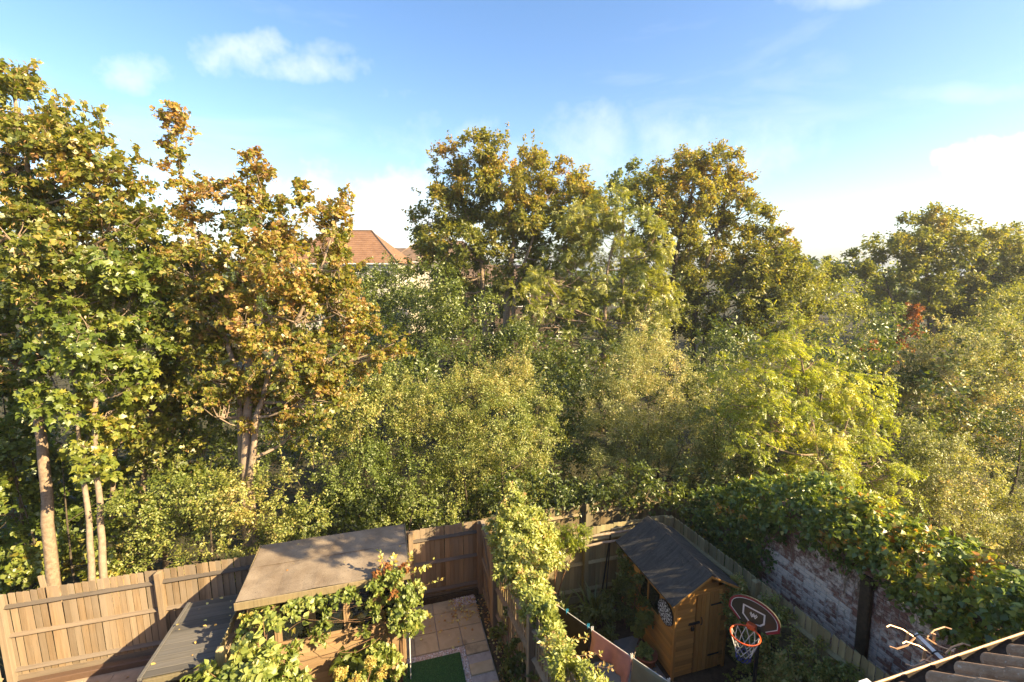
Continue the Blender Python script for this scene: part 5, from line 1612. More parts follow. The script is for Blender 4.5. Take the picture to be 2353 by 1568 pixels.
# golden leaved tree
B7 = [(1690, 870, 40), (1680, 930, 34), (1720, 1000, 48), (2040, 1040, 46), (2000, 900, 40), (1830, 770, 50), (1790, 830, 55), (1870, 830, 55), (1750, 890, 50), (1830, 900, 65), (1910, 890, 60), (1960, 930, 60), (1770, 970, 60), (1860, 980, 70), (1940, 990, 65), (2020, 980, 50), (1800, 1050, 60), (1890, 1060, 65), (1980, 1060, 60), (1930, 1120, 55), (2030, 1100, 50), (2070, 1130, 35), (1730, 840, 30), (1840, 1110, 45), (1720, 930, 30)]
gt_s = stem_px([(1880, 1130), (1870, 1000), (1850, 880), (1835, 790)], 11.2, 0.07)
gt_b = stem_px([(1900, 1130), (1930, 1020), (1960, 930)], 11.3, 0.05)
plant('robinia_tree', 'bright golden green feathery tree behind the ivy wall', 'tree', gt_s[0], [gt_s, gt_b], plobes(B7, 11.2, 1.0, 41, 0.5), T_FINE, L['gold'], M['bark'], 0.28, 1.5, 6, 4, 0.18, seed=41, tint=(0.45, 0.25, 0.4), gap=-0.4,
      stem_r=0.06, up=0.9, droop=0.3, flat=0.6, twig_r=0.005, shoots=ring_spikes(B7, 11.2, 2, T_FINE, 0.17, 0.6, 11, 0.5, 9))

# --- dark ivy clad hedge trees, centre
D1 = [(850, 680, 45), (920, 660, 50), (870, 740, 60), (950, 730, 65), (1020, 700, 55), (900, 800, 65), (990, 790, 70), (1070, 770, 65), (940, 860, 60), (1040, 850, 65), (1120, 830, 60), (1100, 720, 50), (1000, 650, 40), (880, 640, 30), (1180, 800, 60), (1220, 860, 55), (1150, 880, 55), (1290, 860, 60), (860, 830, 50), (1330, 900, 50)]
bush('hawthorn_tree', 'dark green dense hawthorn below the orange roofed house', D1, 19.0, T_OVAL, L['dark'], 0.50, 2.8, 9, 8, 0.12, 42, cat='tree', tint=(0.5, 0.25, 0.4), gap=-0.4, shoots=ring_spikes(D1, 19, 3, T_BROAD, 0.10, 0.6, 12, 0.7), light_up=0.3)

# --- poplar like tree, centre
c1 = stem_px([(1168, 840), (1162, 720), (1172, 640), (1180, 560), (1165, 470), (1140, 400)], 24.0, 0.26)
c1b = stem_px([(1115, 820), (1112, 700), (1105, 600), (1075, 500), (1050, 410)], 24.4, 0.2)
c1c = stem_px([(1172, 800), (1185, 660), (1220, 560), (1250, 470)], 23.7, 0.16)
C1 = [(1045, 365, 38), (1100, 350, 38), (1160, 355, 38), (1215, 370, 40), (1030, 410, 40), (1090, 410, 50), (1150, 420, 50), (1210, 430, 50), (1010, 470, 42), (980, 510, 34), (1070, 480, 52), (1140, 500, 55), (1210, 500, 50), (1260, 450, 40), (1000, 545, 45), (1060, 560, 50), (1130, 580, 50), (1200, 570, 50), (1290, 430, 34), (1310, 480, 40), (1270, 530, 45), (965, 550, 25), (1010, 610, 40), (1090, 640, 45), (1330, 410, 24), (1340, 450, 34), (1365, 450, 28), (1305, 400, 34), (1360, 500, 40), (1310, 560, 48), (1180, 650, 45), (1240, 620, 45), (960, 600, 25), (1030, 660, 35)]
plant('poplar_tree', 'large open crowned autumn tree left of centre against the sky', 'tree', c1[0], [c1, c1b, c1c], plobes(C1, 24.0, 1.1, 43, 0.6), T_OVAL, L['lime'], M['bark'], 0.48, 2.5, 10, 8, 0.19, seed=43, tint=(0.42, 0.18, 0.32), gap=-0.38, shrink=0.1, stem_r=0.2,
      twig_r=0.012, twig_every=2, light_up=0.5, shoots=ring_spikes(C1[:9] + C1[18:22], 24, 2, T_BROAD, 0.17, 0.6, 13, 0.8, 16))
c3 = stem_px([(1542, 790), (1540, 680), (1560, 560), (1585, 450), (1600, 390)], 26.0, 0.22)
c3b = stem_px([(1592, 780), (1600, 680), (1640, 560), (1670, 450), (1690, 400)], 26.3, 0.22)
c3c = stem_px([(1620, 770), (1660, 680), (1720, 600), (1790, 560)], 25.6, 0.16)
C3 = [(1590, 385, 36), (1650, 385, 42), (1700, 430, 36), (1535, 425, 36), (1590, 450, 48), (1650, 460, 50), (1510, 480, 42), (1560, 510, 50), (1630, 530, 52), (1700, 500, 44), (1510, 560, 42), (1580, 580, 50), (1660, 600, 52), (1730, 570, 45), (1780, 560, 34), (1790, 620, 42), (1835, 590, 22), (1550, 650, 48), (1630, 670, 50), (1710, 660, 50), (1770, 680, 45), (1835, 640, 30), (1680, 730, 50), (1600, 730, 45), (1745, 740, 42), (1560, 720, 40), (1575, 370, 26), (1665, 365, 30), (1740, 510, 40), (1760, 610, 46), (1820, 600, 34), (1850, 640, 36), (1800, 560, 30), (1720, 610, 46), (1850, 700, 40), (1490, 440, 38), (1512, 405, 30), (1490, 540, 40), (1490, 620, 44), (1620, 420, 40)]
plant('poplar_tree', 'large amber tinged tree right of centre with several dark stems', 'tree', c3[0], [c3, c3b, c3c], plobes(C3, 26.0, 1.1, 44, 0.6), T_OVAL, L['lime'], M['bark_dark'], 0.5, 2.5, 10, 8, 0.19, seed=44, tint=(0.45, 0.2, 0.32), gap=-0.36, shrink=0.1, stem_r=0.19,
      twig_r=0.012, twig_every=2, light_up=0.4, shoots=ring_spikes(C3[:8], 26, 2, T_BROAD, 0.17, 0.6, 14, 0.8, 16))
c2 = stem_px([(1385, 860), (1390, 740), (1395, 620), (1420, 520)], 21.0, 0.15)
C2 = [(1385, 490, 45), (1440, 520, 48), (1340, 540, 52), (1410, 570, 58), (1475, 590, 46), (1300, 620, 52), (1370, 640, 62), (1450, 660, 58), (1270, 690, 46), (1330, 720, 56), (1410, 730, 58), (1480, 710, 46), (1290, 780, 50), (1370, 800, 52), (1450, 780, 46), (1230, 740, 40), (1510, 650, 28), (1240, 800, 42), (1420, 850, 40), (1340, 850, 40), (1500, 560, 40), (1520, 700, 40), (1255, 640, 44), (1210, 690, 40), (1200, 760, 44), (1480, 520, 36), (1520, 770, 40), (1400, 455, 34), (1330, 490, 36)]
plant('ash_tree', 'light green feathery ash tree between the two amber trees', 'tree', c2[0], [c2], plobes(C2, 21.0, 1.0, 45, 0.6), T_ASH, L['ash'], M['bark'], 0.5, 1.3, 7, 4, 0.30, seed=45, tint=(0.45, 0.22, 0.35), gap=-0.5, shrink=0.1, droop=0.35, stem_r=0.12, twig_r=0.01, twig_every=3, light_up=0.4)
c2b = stem_px([(1430, 640), (1432, 520), (1435, 440)], 40.0, 0.25)
plant('ash_tree', 'small round treetop poking up far behind the ash', 'tree', c2b[0], [c2b], plobes([(1435, 415, 30), (1412, 440, 24), (1460, 435, 24), (1430, 470, 28), (1410, 490, 20), (1455, 490, 20), (1450, 395, 14)], 40.0, 1.0, 46, 0.3), T_BROAD, L['ash'], M['bark_dark'], 0.75, 2.4, 8, 6, 0.28, seed=46, tint=(0.2, 0.15, 0.25), gap=-0.3, stem_r=0.2)
C4 = [(1880, 650, 42), (1920, 680, 40), (1840, 690, 42), (1890, 730, 45), (1940, 740, 40), (1800, 740, 40), (1850, 770, 40), (1960, 780, 36), (1740, 790, 40), (1910, 640, 26), (1970, 720, 30), (2000, 790, 36)]
bush('ash_tree', 'rounded yellow green trees in the dip between amber and far trees', C4, 24.0, T_OVAL, L['ash'], 0.5, 2.8, 8, 7, 0.13, 47, cat='tree', tint=(0.5, 0.25, 0.35), gap=-0.45, bark='bark')
c5 = stem_px([(2140, 760), (2135, 700), (2130, 620), (2140, 560)], 37.0, 0.3)
c5b = stem_px([(2060, 760), (2050, 690), (2030, 630)], 36.5, 0.22)
C5 = [(1900, 640, 30), (2300, 560, 40), (2330, 620, 44), (2260, 680, 44), (2300, 700, 40), (2160, 510, 30), (2140, 520, 36), (2085, 530, 34), (2195, 525, 34), (2040, 565, 36), (2110, 570, 42), (2180, 575, 42), (2245, 565, 34), (1990, 595, 34), (2050, 620, 42), (2130, 630, 46), (2210, 630, 44), (2270, 620, 36), (1940, 610, 26), (1920, 600, 18), (1980, 645, 32), (2060, 680, 40), (2140, 690, 44), (2220, 690, 42), (2000, 700, 34), (2100, 740, 40), (2180, 745, 40), (2250, 730, 34)]
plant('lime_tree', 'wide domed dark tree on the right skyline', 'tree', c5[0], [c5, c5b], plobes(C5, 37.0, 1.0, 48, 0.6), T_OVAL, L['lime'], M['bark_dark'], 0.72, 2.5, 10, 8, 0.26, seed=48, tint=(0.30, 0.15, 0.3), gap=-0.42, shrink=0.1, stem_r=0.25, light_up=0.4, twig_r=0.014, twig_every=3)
C6 = [(2310, 560, 32), (2350, 560, 36), (2290, 600, 32), (2340, 620, 40), (2400, 580, 45), (2300, 650, 34), (2380, 650, 40)]
bush('lime_tree', 'amber tree cut by right edge behind the domed tree', C6, 41.0, T_OVAL, L['lime'], 0.85, 2.5, 8, 6, 0.24, 49, cat='tree', tint=(0.45, 0.2, 0.3), gap=-0.4)
C7 = [(2320, 690, 30), (2360, 680, 36), (2290, 715, 26), (2340, 725, 32)]
bush('maple_bush', 'bright lime green treetop at right edge over the silvery shrub', C7, 27.0, T_OVAL, L['ash'], 0.5, 3.0, 8, 7, 0.13, 50, tint=(0.6, 0.15, 0.3))
R1 = [(2100, 738, 12), (2085, 765, 15), (2112, 768, 13), (2108, 715, 7), (2065, 792, 13), (2005, 800, 12), (2090, 800, 14), (2040, 822, 10)]
bush('sumac_bush', 'rust red bush below the domed tree on the right', R1, 20.0, T_BROAD, L['red'], 0.3, 3.0, 8, 7, 0.12, 51, tint=(0.5, 0.3, 0.4), gap=-0.2, shoots=ring_spikes(R1, 20, 1, T_BROAD, 0.12, 0.5, 15, 0.5))
C8 = [(2020, 760, 36), (1960, 830, 36), (2040, 730, 34), (1900, 830, 40), (1980, 880, 36), (2030, 880, 30), (1830, 840, 40)]
bush('elder_bush', 'mid green bushes behind the golden tree and red bush', C8, 21.0, T_OVAL, L['shrub'], 0.42, 2.8, 8, 7, 0.11, 52, tint=(0.45, 0.25, 0.35), gap=-0.4)
D0 = [(690, 632, 26), (740, 636, 24), (790, 640, 22), (830, 640, 22), (865, 638, 22), (900, 632, 24), (700, 690, 38), (760, 690, 38), (820, 690, 38), (880, 680, 38), (660, 650, 30), (740, 740, 42), (820, 745, 42), (890, 740, 42), (930, 690, 36), (925, 640, 24)]
bush('hawthorn_tree', 'grey green hedge top directly below the cream house windows', D0, 33.0, T_OVAL, L['dark'], 0.6, 3.4, 9, 8, 0.19, 56, cat='tree', tint=(0.3, 0.2, 0.3), gap=-0.4)
D2 = [(960, 690, 34), (1020, 680, 34), (1090, 690, 34), (1160, 680, 32), (1230, 690, 34), (1300, 680, 34), (1000, 740, 40), (1080, 740, 40), (1160, 740, 40), (1240, 740, 40), (1320, 740, 40)]
bush('hawthorn_tree', 'dark hedge tree behind the foot of the open crowned autumn tree', D2, 31.0, T_OVAL, L['dark'], 0.6, 3.4, 9, 8, 0.19, 57, cat='tree', tint=(0.55, 0.2, 0.3), gap=-0.4)
# distant tree belt to the horizon
rg = np.random.default_rng(99)
far = []
for k in range(60):
    x = -900 + 4300 * k / 59 + rg.uniform(-30, 30)
    far.append((x, 640 + rg.uniform(-18, 14), rg.uniform(24, 44)))
    far.append((x + 30, 690 + rg.uniform(-10, 10), rg.uniform(30, 44)))
gsf, _, _ = fill(plobes(far, 60, 1.5, 53, 3.0), 1.6, 1.5, 8, 5, T_OVAL, 0.8, (0.45, 0.25, 0.35), seed=53)
tag(inst('woodland', leaves_mesh('woodland', gsf, [L['dark']]), None), 'far belt of mixed trees closing off the horizon', None, None, 'stuff')
# under-storey closing the ground behind the fences
low = []
for k in range(34):
    x = 640 + 1750 * k / 33
    low.append((x + rg.uniform(-20, 20), 930 + rg.uniform(-60, 60), rg.uniform(55, 80)))
for k in range(18):
    x = 850 + 1500 * k / 17
    low.append((x, 830 + rg.uniform(-40, 30), rg.uniform(55, 75)))
gsf, _, _ = fill(plobes(low, 17.0, 1.0, 54, 1.0), 0.6, 1.8, 8, 6, T_OVAL, 0.15, (0.35, 0.25, 0.35), seed=54)
tag(inst('undergrowth', leaves_mesh('undergrowth', gsf, [L['dark']]), None), 'dark tangled undergrowth between the shrubs behind the fences', None, None, 'stuff')
low = []
for k in range(16):
    low.append((680 + 60 * k, 1200 - 5 * k + rg.uniform(-25, 15), rg.uniform(40, 55)))
gsf, _, _ = fill(plobes(low, 11.4, 1.0, 55, 0.6), 0.3, 2.0, 8, 6, T_OVAL, 0.10, (0.4, 0.25, 0.35), seed=55)
tag(inst('brambles', leaves_mesh('brambles', gsf, [L['dark']]), None), 'dark brambles hanging behind the top of the back fence', None, None, 'stuff')


# --- garden-space planting --------------------------------------------------
def globes(lst):
    """(v, u, z, r [, rz]) -> lobes"""
    return [(tuple(g(v, u, z)), (r_, r_, rest_[0] if rest_ else r_)) for v, u, z, r_, *rest_ in lst]


# ivy over the brick wall
iv = []
for k in range(26):
    u = 8.5 - 0.25 * k
    top = float(np.interp(u, [2.0, 3.0, 4.5, 5.8, 6.5, 7.1, 7.6, 8.5], [3.68, 3.66, 3.72, 3.76, 3.5, 3.1, 2.6, 2.1]))
    bot = ivy_bottom(u)
    iv.append((7.46, u, top - 0.36, 0.46)); iv.append((7.44, u + 0.05, top - 0.72, 0.40)); iv.append((7.42, u + 0.12, max(1.6, top - 0.28), 0.24)); iv.append((7.28, u + 0.1, top - 0.55, 0.30))
    z = top - 0.7
    while z > bot + 0.30:
        iv.append((7.36, u, z, 0.24)); z -= 0.26
    if u > 6.6:
        iv.append((7.6, u, 1.6, 0.5)); iv.append((7.5, u, 0.9, 0.5))
    iv.append((7.95, u + 0.1, top - 0.6, 0.40))
iv += [(7.32, 7.0, 2.75, .3), (7.32, 6.95, 2.4, .26), (7.3, 7.05, 2.1, .26), (7.3, 6.8, 2.85, .26), (7.3, 6.6, 2.95, .26), (7.3, 7.0, 1.7, .24), (7.45, 6.9, 3.1, .2), (7.45, 6.6, 3.15, .2)]
gsd, Ci, _ = fill(globes(iv), 0.2, 1.7, 8, 4, T_IVY, 0.085, (0.46, 0.14, 0.26), seed=61, up=0.25, droop=0.25, light_up=0.35, tint_f=2.2)
ivt = thing('ivy', 'thick ivy with orange patches draped over the brick wall', 'ivy', g(7.4, 6.0, 0), 0)
gi = [(a, b - np.array(g(7.4, 6.0, 0)), *c) for a, b, *c in gsd]
# orange and red creeper patches inside the ivy
orp = [(7.2, 7.6, 2.35, .12), (7.2, 7.35, 2.2, .10), (7.18, 7.0, 2.5, .14), (7.2, 6.85, 2.3, .10), (7.15, 7.9, 2.1, .08), (7.75, 4.75, 3.42, .2), (7.7, 4.5, 3.38, .16), (7.6, 4.3, 3.4, .14), (7.55, 3.7, 3.38, .14), (7.55, 3.45, 3.38, .12), (7.6, 3.2, 3.4, .14)]
go_, _, _ = fill(globes(orp), 0.08, 0.7, 5, 3, T_IVY, 0.06, (0.95, 0.0, 0.12), seed=62)
gi += [(a, b - np.array(g(7.4, 6.0, 0)), *c) for a, b, *c in go_]
yl = [(7.22, 5.0, 3.0, .14), (7.2, 4.75, 2.95, .14), (7.22, 5.25, 3.05, .12), (7.2, 4.2, 3.1, .16), (7.2, 3.8, 3.12, .16), (7.15, 3.3, 3.0, .14), (7.12, 3.2, 2.7, .12), (7.2, 3.5, 3.2, .16)]
gy_, _, _ = fill(globes(yl), 0.10, 1.6, 7, 4, T_IVY, 0.085, (0.80, 0.05, 0.15), seed=63)
gi += [(a, b - np.array(g(7.4, 6.0, 0)), *c) for a, b, *c in gy_]
inst('leaves', leaves_mesh('leaves', gi, [L['ivy']]), ivt)
m = MB()
rgi = np.random.default_rng(5)
for k in range(60):
    u = rgi.uniform(3.0, 7.2); z0 = ivy_bottom(u) + rgi.uniform(-0.2, 0.25)
    p = np.array((7.31, u, z0)); pts = [p]
    for j in range(3):
        p = p + np.array((rgi.normal(0, 0.006), rgi.normal(0, 0.06), rgi.uniform(0.08, 0.2))); pts.append(p)
    m.tube([g(*q) - g(7.4, 6.0, 0) for q in pts], [0.004, 0.006, 0.007, 0.008], 4, False)
tag(m.build('stems', M['bark'], ivt), kind='stuff')


def gplant(name, label, cat, lst, leaf, lm_, sub_r, dens, twigs, per, size, seed, base, bark='stem', stem_r=0.02, shoots=(), nst=3, **kw):
    lobes = globes(lst)
    b = np.array(g(*base))
    rg_ = np.random.default_rng(seed)
    stems = []
    for l in sorted(lobes, key=lambda q: -q[0][2])[:nst]:
        c = np.array(l[0]); bb = b + rg_.normal(0, 0.05, 3) * np.array([1, 1, 0])
        stems.append([Z3(bb), Z3((bb + c) / 2 + rg_.normal(0, 0.06, 3)), Z3(c)])
    return plant(name, label, cat, Z3(b), stems, lobes, leaf, lm_, M[bark], sub_r, dens, twigs, per, size, seed=seed, trunk_name='stem', crown_name='foliage', stem_r=stem_r, shoots=shoots, **kw)


def gshoots(lst, leaf, size, tint, seed, n=18, r0=0.005):
    return [(np.array(g(v, u, z)), np.array(g(dv, du, dz)) / max(1e-6, np.linalg.norm((dv, du, dz))), ln, leaf, size, tint, seed * 31 + k, n, 0, r0) for k, (v, u, z, dv, du, dz, ln) in enumerate(lst)]


# jasmine over the divider fence
J = [(2.25, 8.15, 2.15, .30), (2.45, 8.3, 2.35, .32), (2.3, 7.8, 2.1, .34), (2.6, 8.0, 2.25, .34), (2.45, 8.45, 2.6, .22), (2.75, 8.3, 2.3, .28), (2.5, 7.6, 1.95, .32), (2.2, 8.45, 2.1, .22), (2.8, 7.8, 2.0, .28), (3.05, 8.05, 2.05, .24), (2.9, 8.15, 2.25, .26), (3.0, 7.75, 1.9, .22), (2.7, 7.5, 2.0, .24), (2.15, 7.6, 1.85, .22), (2.2, 7.2, 1.65, .2), (2.25, 6.8, 1.7, .17), (2.2, 8.0, 2.3, .24), (2.5, 8.5, 2.85, .14),
     (2.35, 7.3, 1.9, .24), (2.58, 7.35, 1.8, .2), (2.4, 7.0, 1.85, .2), (2.55, 7.05, 1.7, .18), (2.38, 6.7, 1.82, .19), (2.48, 6.7, 1.66, .15), (2.38, 6.4, 1.8, .18), (2.48, 6.4, 1.62, .15), (2.38, 6.1, 1.8, .18), (2.48, 6.1, 1.62, .15), (2.40, 5.8, 1.8, .18), (2.48, 5.8, 1.62, .15), (2.42, 5.5, 1.78, .18), (2.44, 5.2, 1.75, .18), (2.55, 4.9, 1.75, .2),
     (2.45, 7.0, 1.3, .18), (2.5, 6.5, 1.25, .18), (2.55, 6.0, 1.2, .18)]
js = gshoots([(2.6, 6.8, 1.6, 1, -.3, .1, .3), (2.6, 6.0, 1.6, 1, -.4, .05, .4), (2.6, 5.7, 1.55, 1, -.2, .1, .5), (2.6, 5.45, 1.6, 1, -.1, .1, .5), (2.2, 7.2, 1.8, -1, -.2, .1, .35), (2.85, 7.6, 1.75, 1, -.4, .1, .5), (2.5, 8.5, 2.8, 0, .1, 1, .4),
              (2.35, 8.4, 2.5, -.3, 0, 1, .4), (2.6, 8.4, 2.6, .4, 0, 1, .4), (2.2, 8.5, 2.2, -.6, .2, .8, .35), (2.3, 7.4, 1.8, -.9, -.3, .2, .4)], T_OVAL, 0.075, 0.92, 9, 26)
gplant('jasmine', 'pale sunlit climbing jasmine along the divider fence top', 'climber', J, T_OVAL, L['jas'], 0.15, 3.0, 9, 8, 0.075, 64, (2.3, 7.9, 0), shoots=js, tint=(0.5, 0.2, 0.4), gap=-0.5, tint_f=2.0, nst=5, bark='bark_pale')
gplant('honeysuckle', 'yellow green ferny climber beside the two pale poles', 'climber', [(3.3, 8.25, 1.85, .20), (3.55, 8.25, 1.85, .22), (3.8, 8.22, 1.85, .18), (3.15, 8.1, 1.65, .2), (3.45, 8.15, 1.65, .2), (3.95, 8.2, 1.95, .10), (3.7, 8.15, 1.65, .16)],
       T_FINE, L['gold'], 0.13, 1.6, 6, 3, 0.13, 65, (3.4, 8.3, 0), tint=(0.25, 0.2, 0.35), droop=0.3)
# creeper on divider's patio side
gplant('nightshade', 'green scrambling plants along the soil bed below divider fence', 'plant', [(2.08, 7.6, .35, .16), (2.1, 7.2, .3, .18), (2.12, 6.8, .35, .2), (2.0, 6.4, .3, .2), (2.15, 6.9, .8, .14), (2.05, 8.0, .25, .14), (2.15, 7.7, .9, .1), (2.1, 6.2, .6, .2), (1.98, 7.0, .15, .14)],
       T_BROAD, L['dark'], 0.10, 2.0, 7, 5, 0.06, 66, (2.1, 7.0, 0), tint=(0.7, 0.2, 0.4), gap=-0.2)
# vine over the summerhouse front
VN = [(-2.2, 7.46, 2.0, .10), (-1.95, 7.45, 2.05, .09), (-1.6, 7.45, 2.06, .10), (-1.35, 7.44, 2.1, .11), (-1.1, 7.44, 2.1, .11), (-.85, 7.44, 2.08, .11), (-.6, 7.44, 2.08, .12), (-.35, 7.42, 2.05, .15), (-.12, 7.42, 2.1, .19), (.12, 7.42, 2.12, .19), (.3, 7.42, 1.95, .17),
      (-.2, 7.4, 1.78, .16), (.1, 7.38, 1.75, .2), (.32, 7.38, 1.6, .18), (.0, 7.38, 1.5, .15), (.25, 7.36, 1.4, .16), (-1.2, 7.45, 1.82, .11), (-1.15, 7.46, 1.6, .10), (-1.25, 7.46, 1.4, .08), (-.3, 7.42, 2.24, .10), (.15, 7.45, 2.26, .10), (.0, 7.4, 2.26, .09), (.38, 7.35, 1.25, .10), (-2.3, 7.5, 1.75, .10), (-2.35, 7.5, 1.5, .10),
      (-.55, 7.44, 1.4, .06), (-.62, 7.44, 1.25, .05)]
vsh = gshoots([(.3, 7.45, 2.2, 1, .1, .3, .45), (.35, 7.4, 1.95, 1, -.1, .2, .45), (-.15, 7.5, 2.35, -.2, .1, 1, .35), (.0, 7.5, 2.3, .1, .2, 1, .25), (.3, 7.4, 1.4, 1, 0, -.1, .35), (.2, 7.5, 2.3, .5, .2, 1, .25)], T_BROAD, 0.08, 0.9, 10, 20)
vred, _, _ = fill(globes([(-.12, 7.46, 2.40, .06), (-.28, 7.46, 2.3, .05), (.22, 7.46, 2.36, .06), (-.02, 7.28, 2.0, .06)]), 0.05, 1.4, 6, 3, T_BROAD, 0.065, (0.6, 0.2, 0.4), seed=68, mi=1)
gplant('virginia_creeper', 'green and red climber hanging over the summerhouse front', 'climber', VN, T_BROAD, [L['big'], L['red']], 0.10, 1.5, 6, 4, 0.08, 67, (0.05, 7.45, 0), shoots=vsh, tint=(0.42, 0.2, 0.45), gap=-0.45, up=0.25, droop=0.5, extra=vred, stem_r=0.016, bark='stem', nst=4, light_up=0.3)
# foreground broad leaved shrub
FS = [(-2.1, 7.0, 1.8, .18), (-1.9, 7.0, 1.95, .17), (-2.3, 6.85, 1.5, .22), (-2.0, 6.85, 1.6, .24), (-1.75, 6.85, 1.6, .2), (-2.5, 6.75, 1.3, .24), (-2.15, 6.7, 1.3, .28), (-1.8, 6.75, 1.25, .26), (-1.6, 6.85, 1.1, .14), (-2.6, 6.6, .9, .3), (-2.0, 6.6, .9, .3), (-1.55, 6.75, .85, .24), (-2.7, 6.9, 1.45, .14)]
gplant('mallow_shrub', 'large leaved light green shrub in front of summerhouse at bottom', 'bush', FS, T_BROAD, L['big'], 0.16, 2.5, 8, 6, 0.105, 69, (-1.9, 6.6, 0), tint=(0.55, 0.15, 0.4), gap=-0.45, up=0.45, droop=0.4, stem_r=0.022, nst=6, light_up=0.2,
       shoots=gshoots([(-1.6, 7.0, 1.95, .7, 0, .6, .3), (-1.9, 6.9, 2.0, -.1, .1, 1, .3), (-1.6, 6.9, 1.7, .8, 0, .4, .3), (-1.5, 6.8, 1.2, 1, 0, .5, .25), (-2.5, 6.8, 1.5, -.6, 0, .8, .3)], T_BROAD, 0.12, 0.6, 11, 14, 0.008))
# hydrangea-like flowers
hy = thing('hydrangea', 'plant with cream yellow flower heads at the bottom below summerhouse', 'plant', g(-0.75, 6.85, 0), 0)
b0 = np.array(g(-0.75, 6.85, 0))
gh_, _, _ = fill(globes([(-.9, 7.0, .95, .085), (-.42, 7.0, 1.03, .08), (-.66, 6.95, .78, .08), (-.25, 7.0, .82, .07)]), 0.06, 3, 9, 9, T_OVAL, 0.03, (0.5, 0.2, 0.5), seed=70, mi=0)
gl_v, _, _ = fill(globes([(-.62, 7.0, .5, .13), (-.36, 7.0, .6, .12), (-.9, 6.95, .62, .11)]), 0.14, 2.5, 7, 6, T_BROAD, 0.12, (0.6, 0.15, 0.3), seed=71, mi=1)
inst('foliage', leaves_mesh('foliage', [(a, b - b0, *c) for a, b, *c in gl_v], [L['big'], L['big']]), hy)
inst('flower_heads', leaves_mesh('flower_heads', [(a, b - b0, *c) for a, b, *c in gh_], [L['flower']]), hy)
m = MB()
for v, u in ((-.9, 7.0), (-.42, 7.0), (-.66, 6.95), (-.25, 7.0)):
    m.tube([(0, 0, 0), tuple(np.array(g(v, u, .9)) - b0)], 0.008, 5)
tag(m.build('stems', M['stem'], hy), kind='stuff')
gplant('rhubarb_plant', 'dark broad leaved plant against the summerhouse cladding', 'plant', [(-.78, 7.42, .75, .14), (-.65, 7.40, .6, .15), (-.85, 7.40, .5, .16), (-.7, 7.38, .35, .18)], T_BROAD, L['dark'], 0.12, 2.2, 6, 4, 0.17, 72, (-.75, 7.42, 0), tint=(0.75, 0.15, 0.3), droop=0.6)
gplant('bindweed', 'thin twining stem with few leaves by summerhouse right corner', 'plant', [(-.35, 7.40, .95, .10), (-.18, 7.40, .8, .10), (-.02, 7.38, .62, .09), (-.3, 7.40, .62, .08), (.0, 7.38, .4, .07)], T_BROAD, L['big'], 0.07, 2.2, 5, 4, 0.09, 73, (.06, 7.42, 0), tint=(0.35, 0.2, 0.4), stem_r=0.010)
# shed yard plants
gplant('shed_climber', 'dark green climber covering rear left corner of shed', 'climber', [(4.78, 7.9, 1.4, .14), (4.78, 7.7, 1.3, .14), (4.76, 7.75, 1.0, .17), (4.75, 7.6, .8, .17), (4.75, 7.8, .6, .2), (4.75, 7.45, .6, .14), (4.78, 7.4, 1.15, .10), (4.75, 7.55, .35, .2), (4.78, 7.35, .95, .1), (4.80, 6.98, .92, .08), (4.80, 6.88, .78, .08), (4.79, 7.1, 1.0, .08), (4.8, 7.15, 1.45, .08)],
       T_OVAL, L['dark'], 0.10, 2.8, 8, 7, 0.055, 74, (4.72, 7.6, 0), tint=(0.55, 0.2, 0.4))
gplant('shed_bush', 'olive green bush between shed door and the low fence', 'bush', [(6.02, 6.0, 1.45, .2), (6.15, 6.2, 1.55, .2), (6.1, 5.85, 1.2, .24), (6.0, 5.7, .9, .26), (6.25, 6.0, 1.2, .2), (6.15, 5.5, 1.0, .26), (6.2, 5.2, .9, .28), (6.3, 5.5, 1.3, .2), (6.25, 5.0, 1.1, .26), (6.2, 4.7, .9, .3), (6.35, 4.6, 1.2, .22), (6.0, 4.9, .55, .32), (6.1, 4.4, .7, .32), (6.3, 4.2, 1.0, .28), (5.9, 4.5, .4, .32), (5.85, 5.4, .4, .28), (6.35, 6.4, 1.5, .14), (6.3, 3.9, .8, .3), (6.4, 5.6, 1.55, .2), (6.45, 5.15, 1.5, .2), (6.5, 4.7, 1.4, .22), (6.5, 4.3, 1.35, .22), (6.3, 5.9, 1.0, .28)],
       T_OVAL, L['shrub'], 0.17, 3.0, 8, 8, 0.06, 75, (6.15, 5.2, 0), tint=(0.5, 0.3, 0.5), gap=-0.5, bark='bark_dark', tint_f=1.6)
gplant('bay_sapling', 'small leafy potted sapling standing against the shed side', 'plant', [(4.62, 6.86, .75, .10), (4.68, 6.8, .9, .09), (4.58, 6.9, .55, .09), (4.66, 6.85, .62, .09)], T_BROAD, L['dark'], 0.07, 3, 7, 6, 0.05, 76, (4.62, 6.86, 0.15), tint=(0.85, 0.15, 0.3), stem_r=0.01)
gplant('yard_shrub', 'low dark shrubs in planting bed behind the washing', 'bush', [(3.9, 7.5, .35, .25), (4.2, 7.4, .35, .22), (3.6, 7.6, .4, .25), (4.4, 7.7, .45, .22), (3.3, 7.6, .5, .22), (4.05, 7.15, .25, .16), (3.5, 7.2, .3, .16)], T_OVAL, L['dark'], 0.14, 2.5, 8, 7, 0.06, 77, (3.9, 7.5, 0), tint=(0.5, 0.3, 0.4), bark='bark_dark')
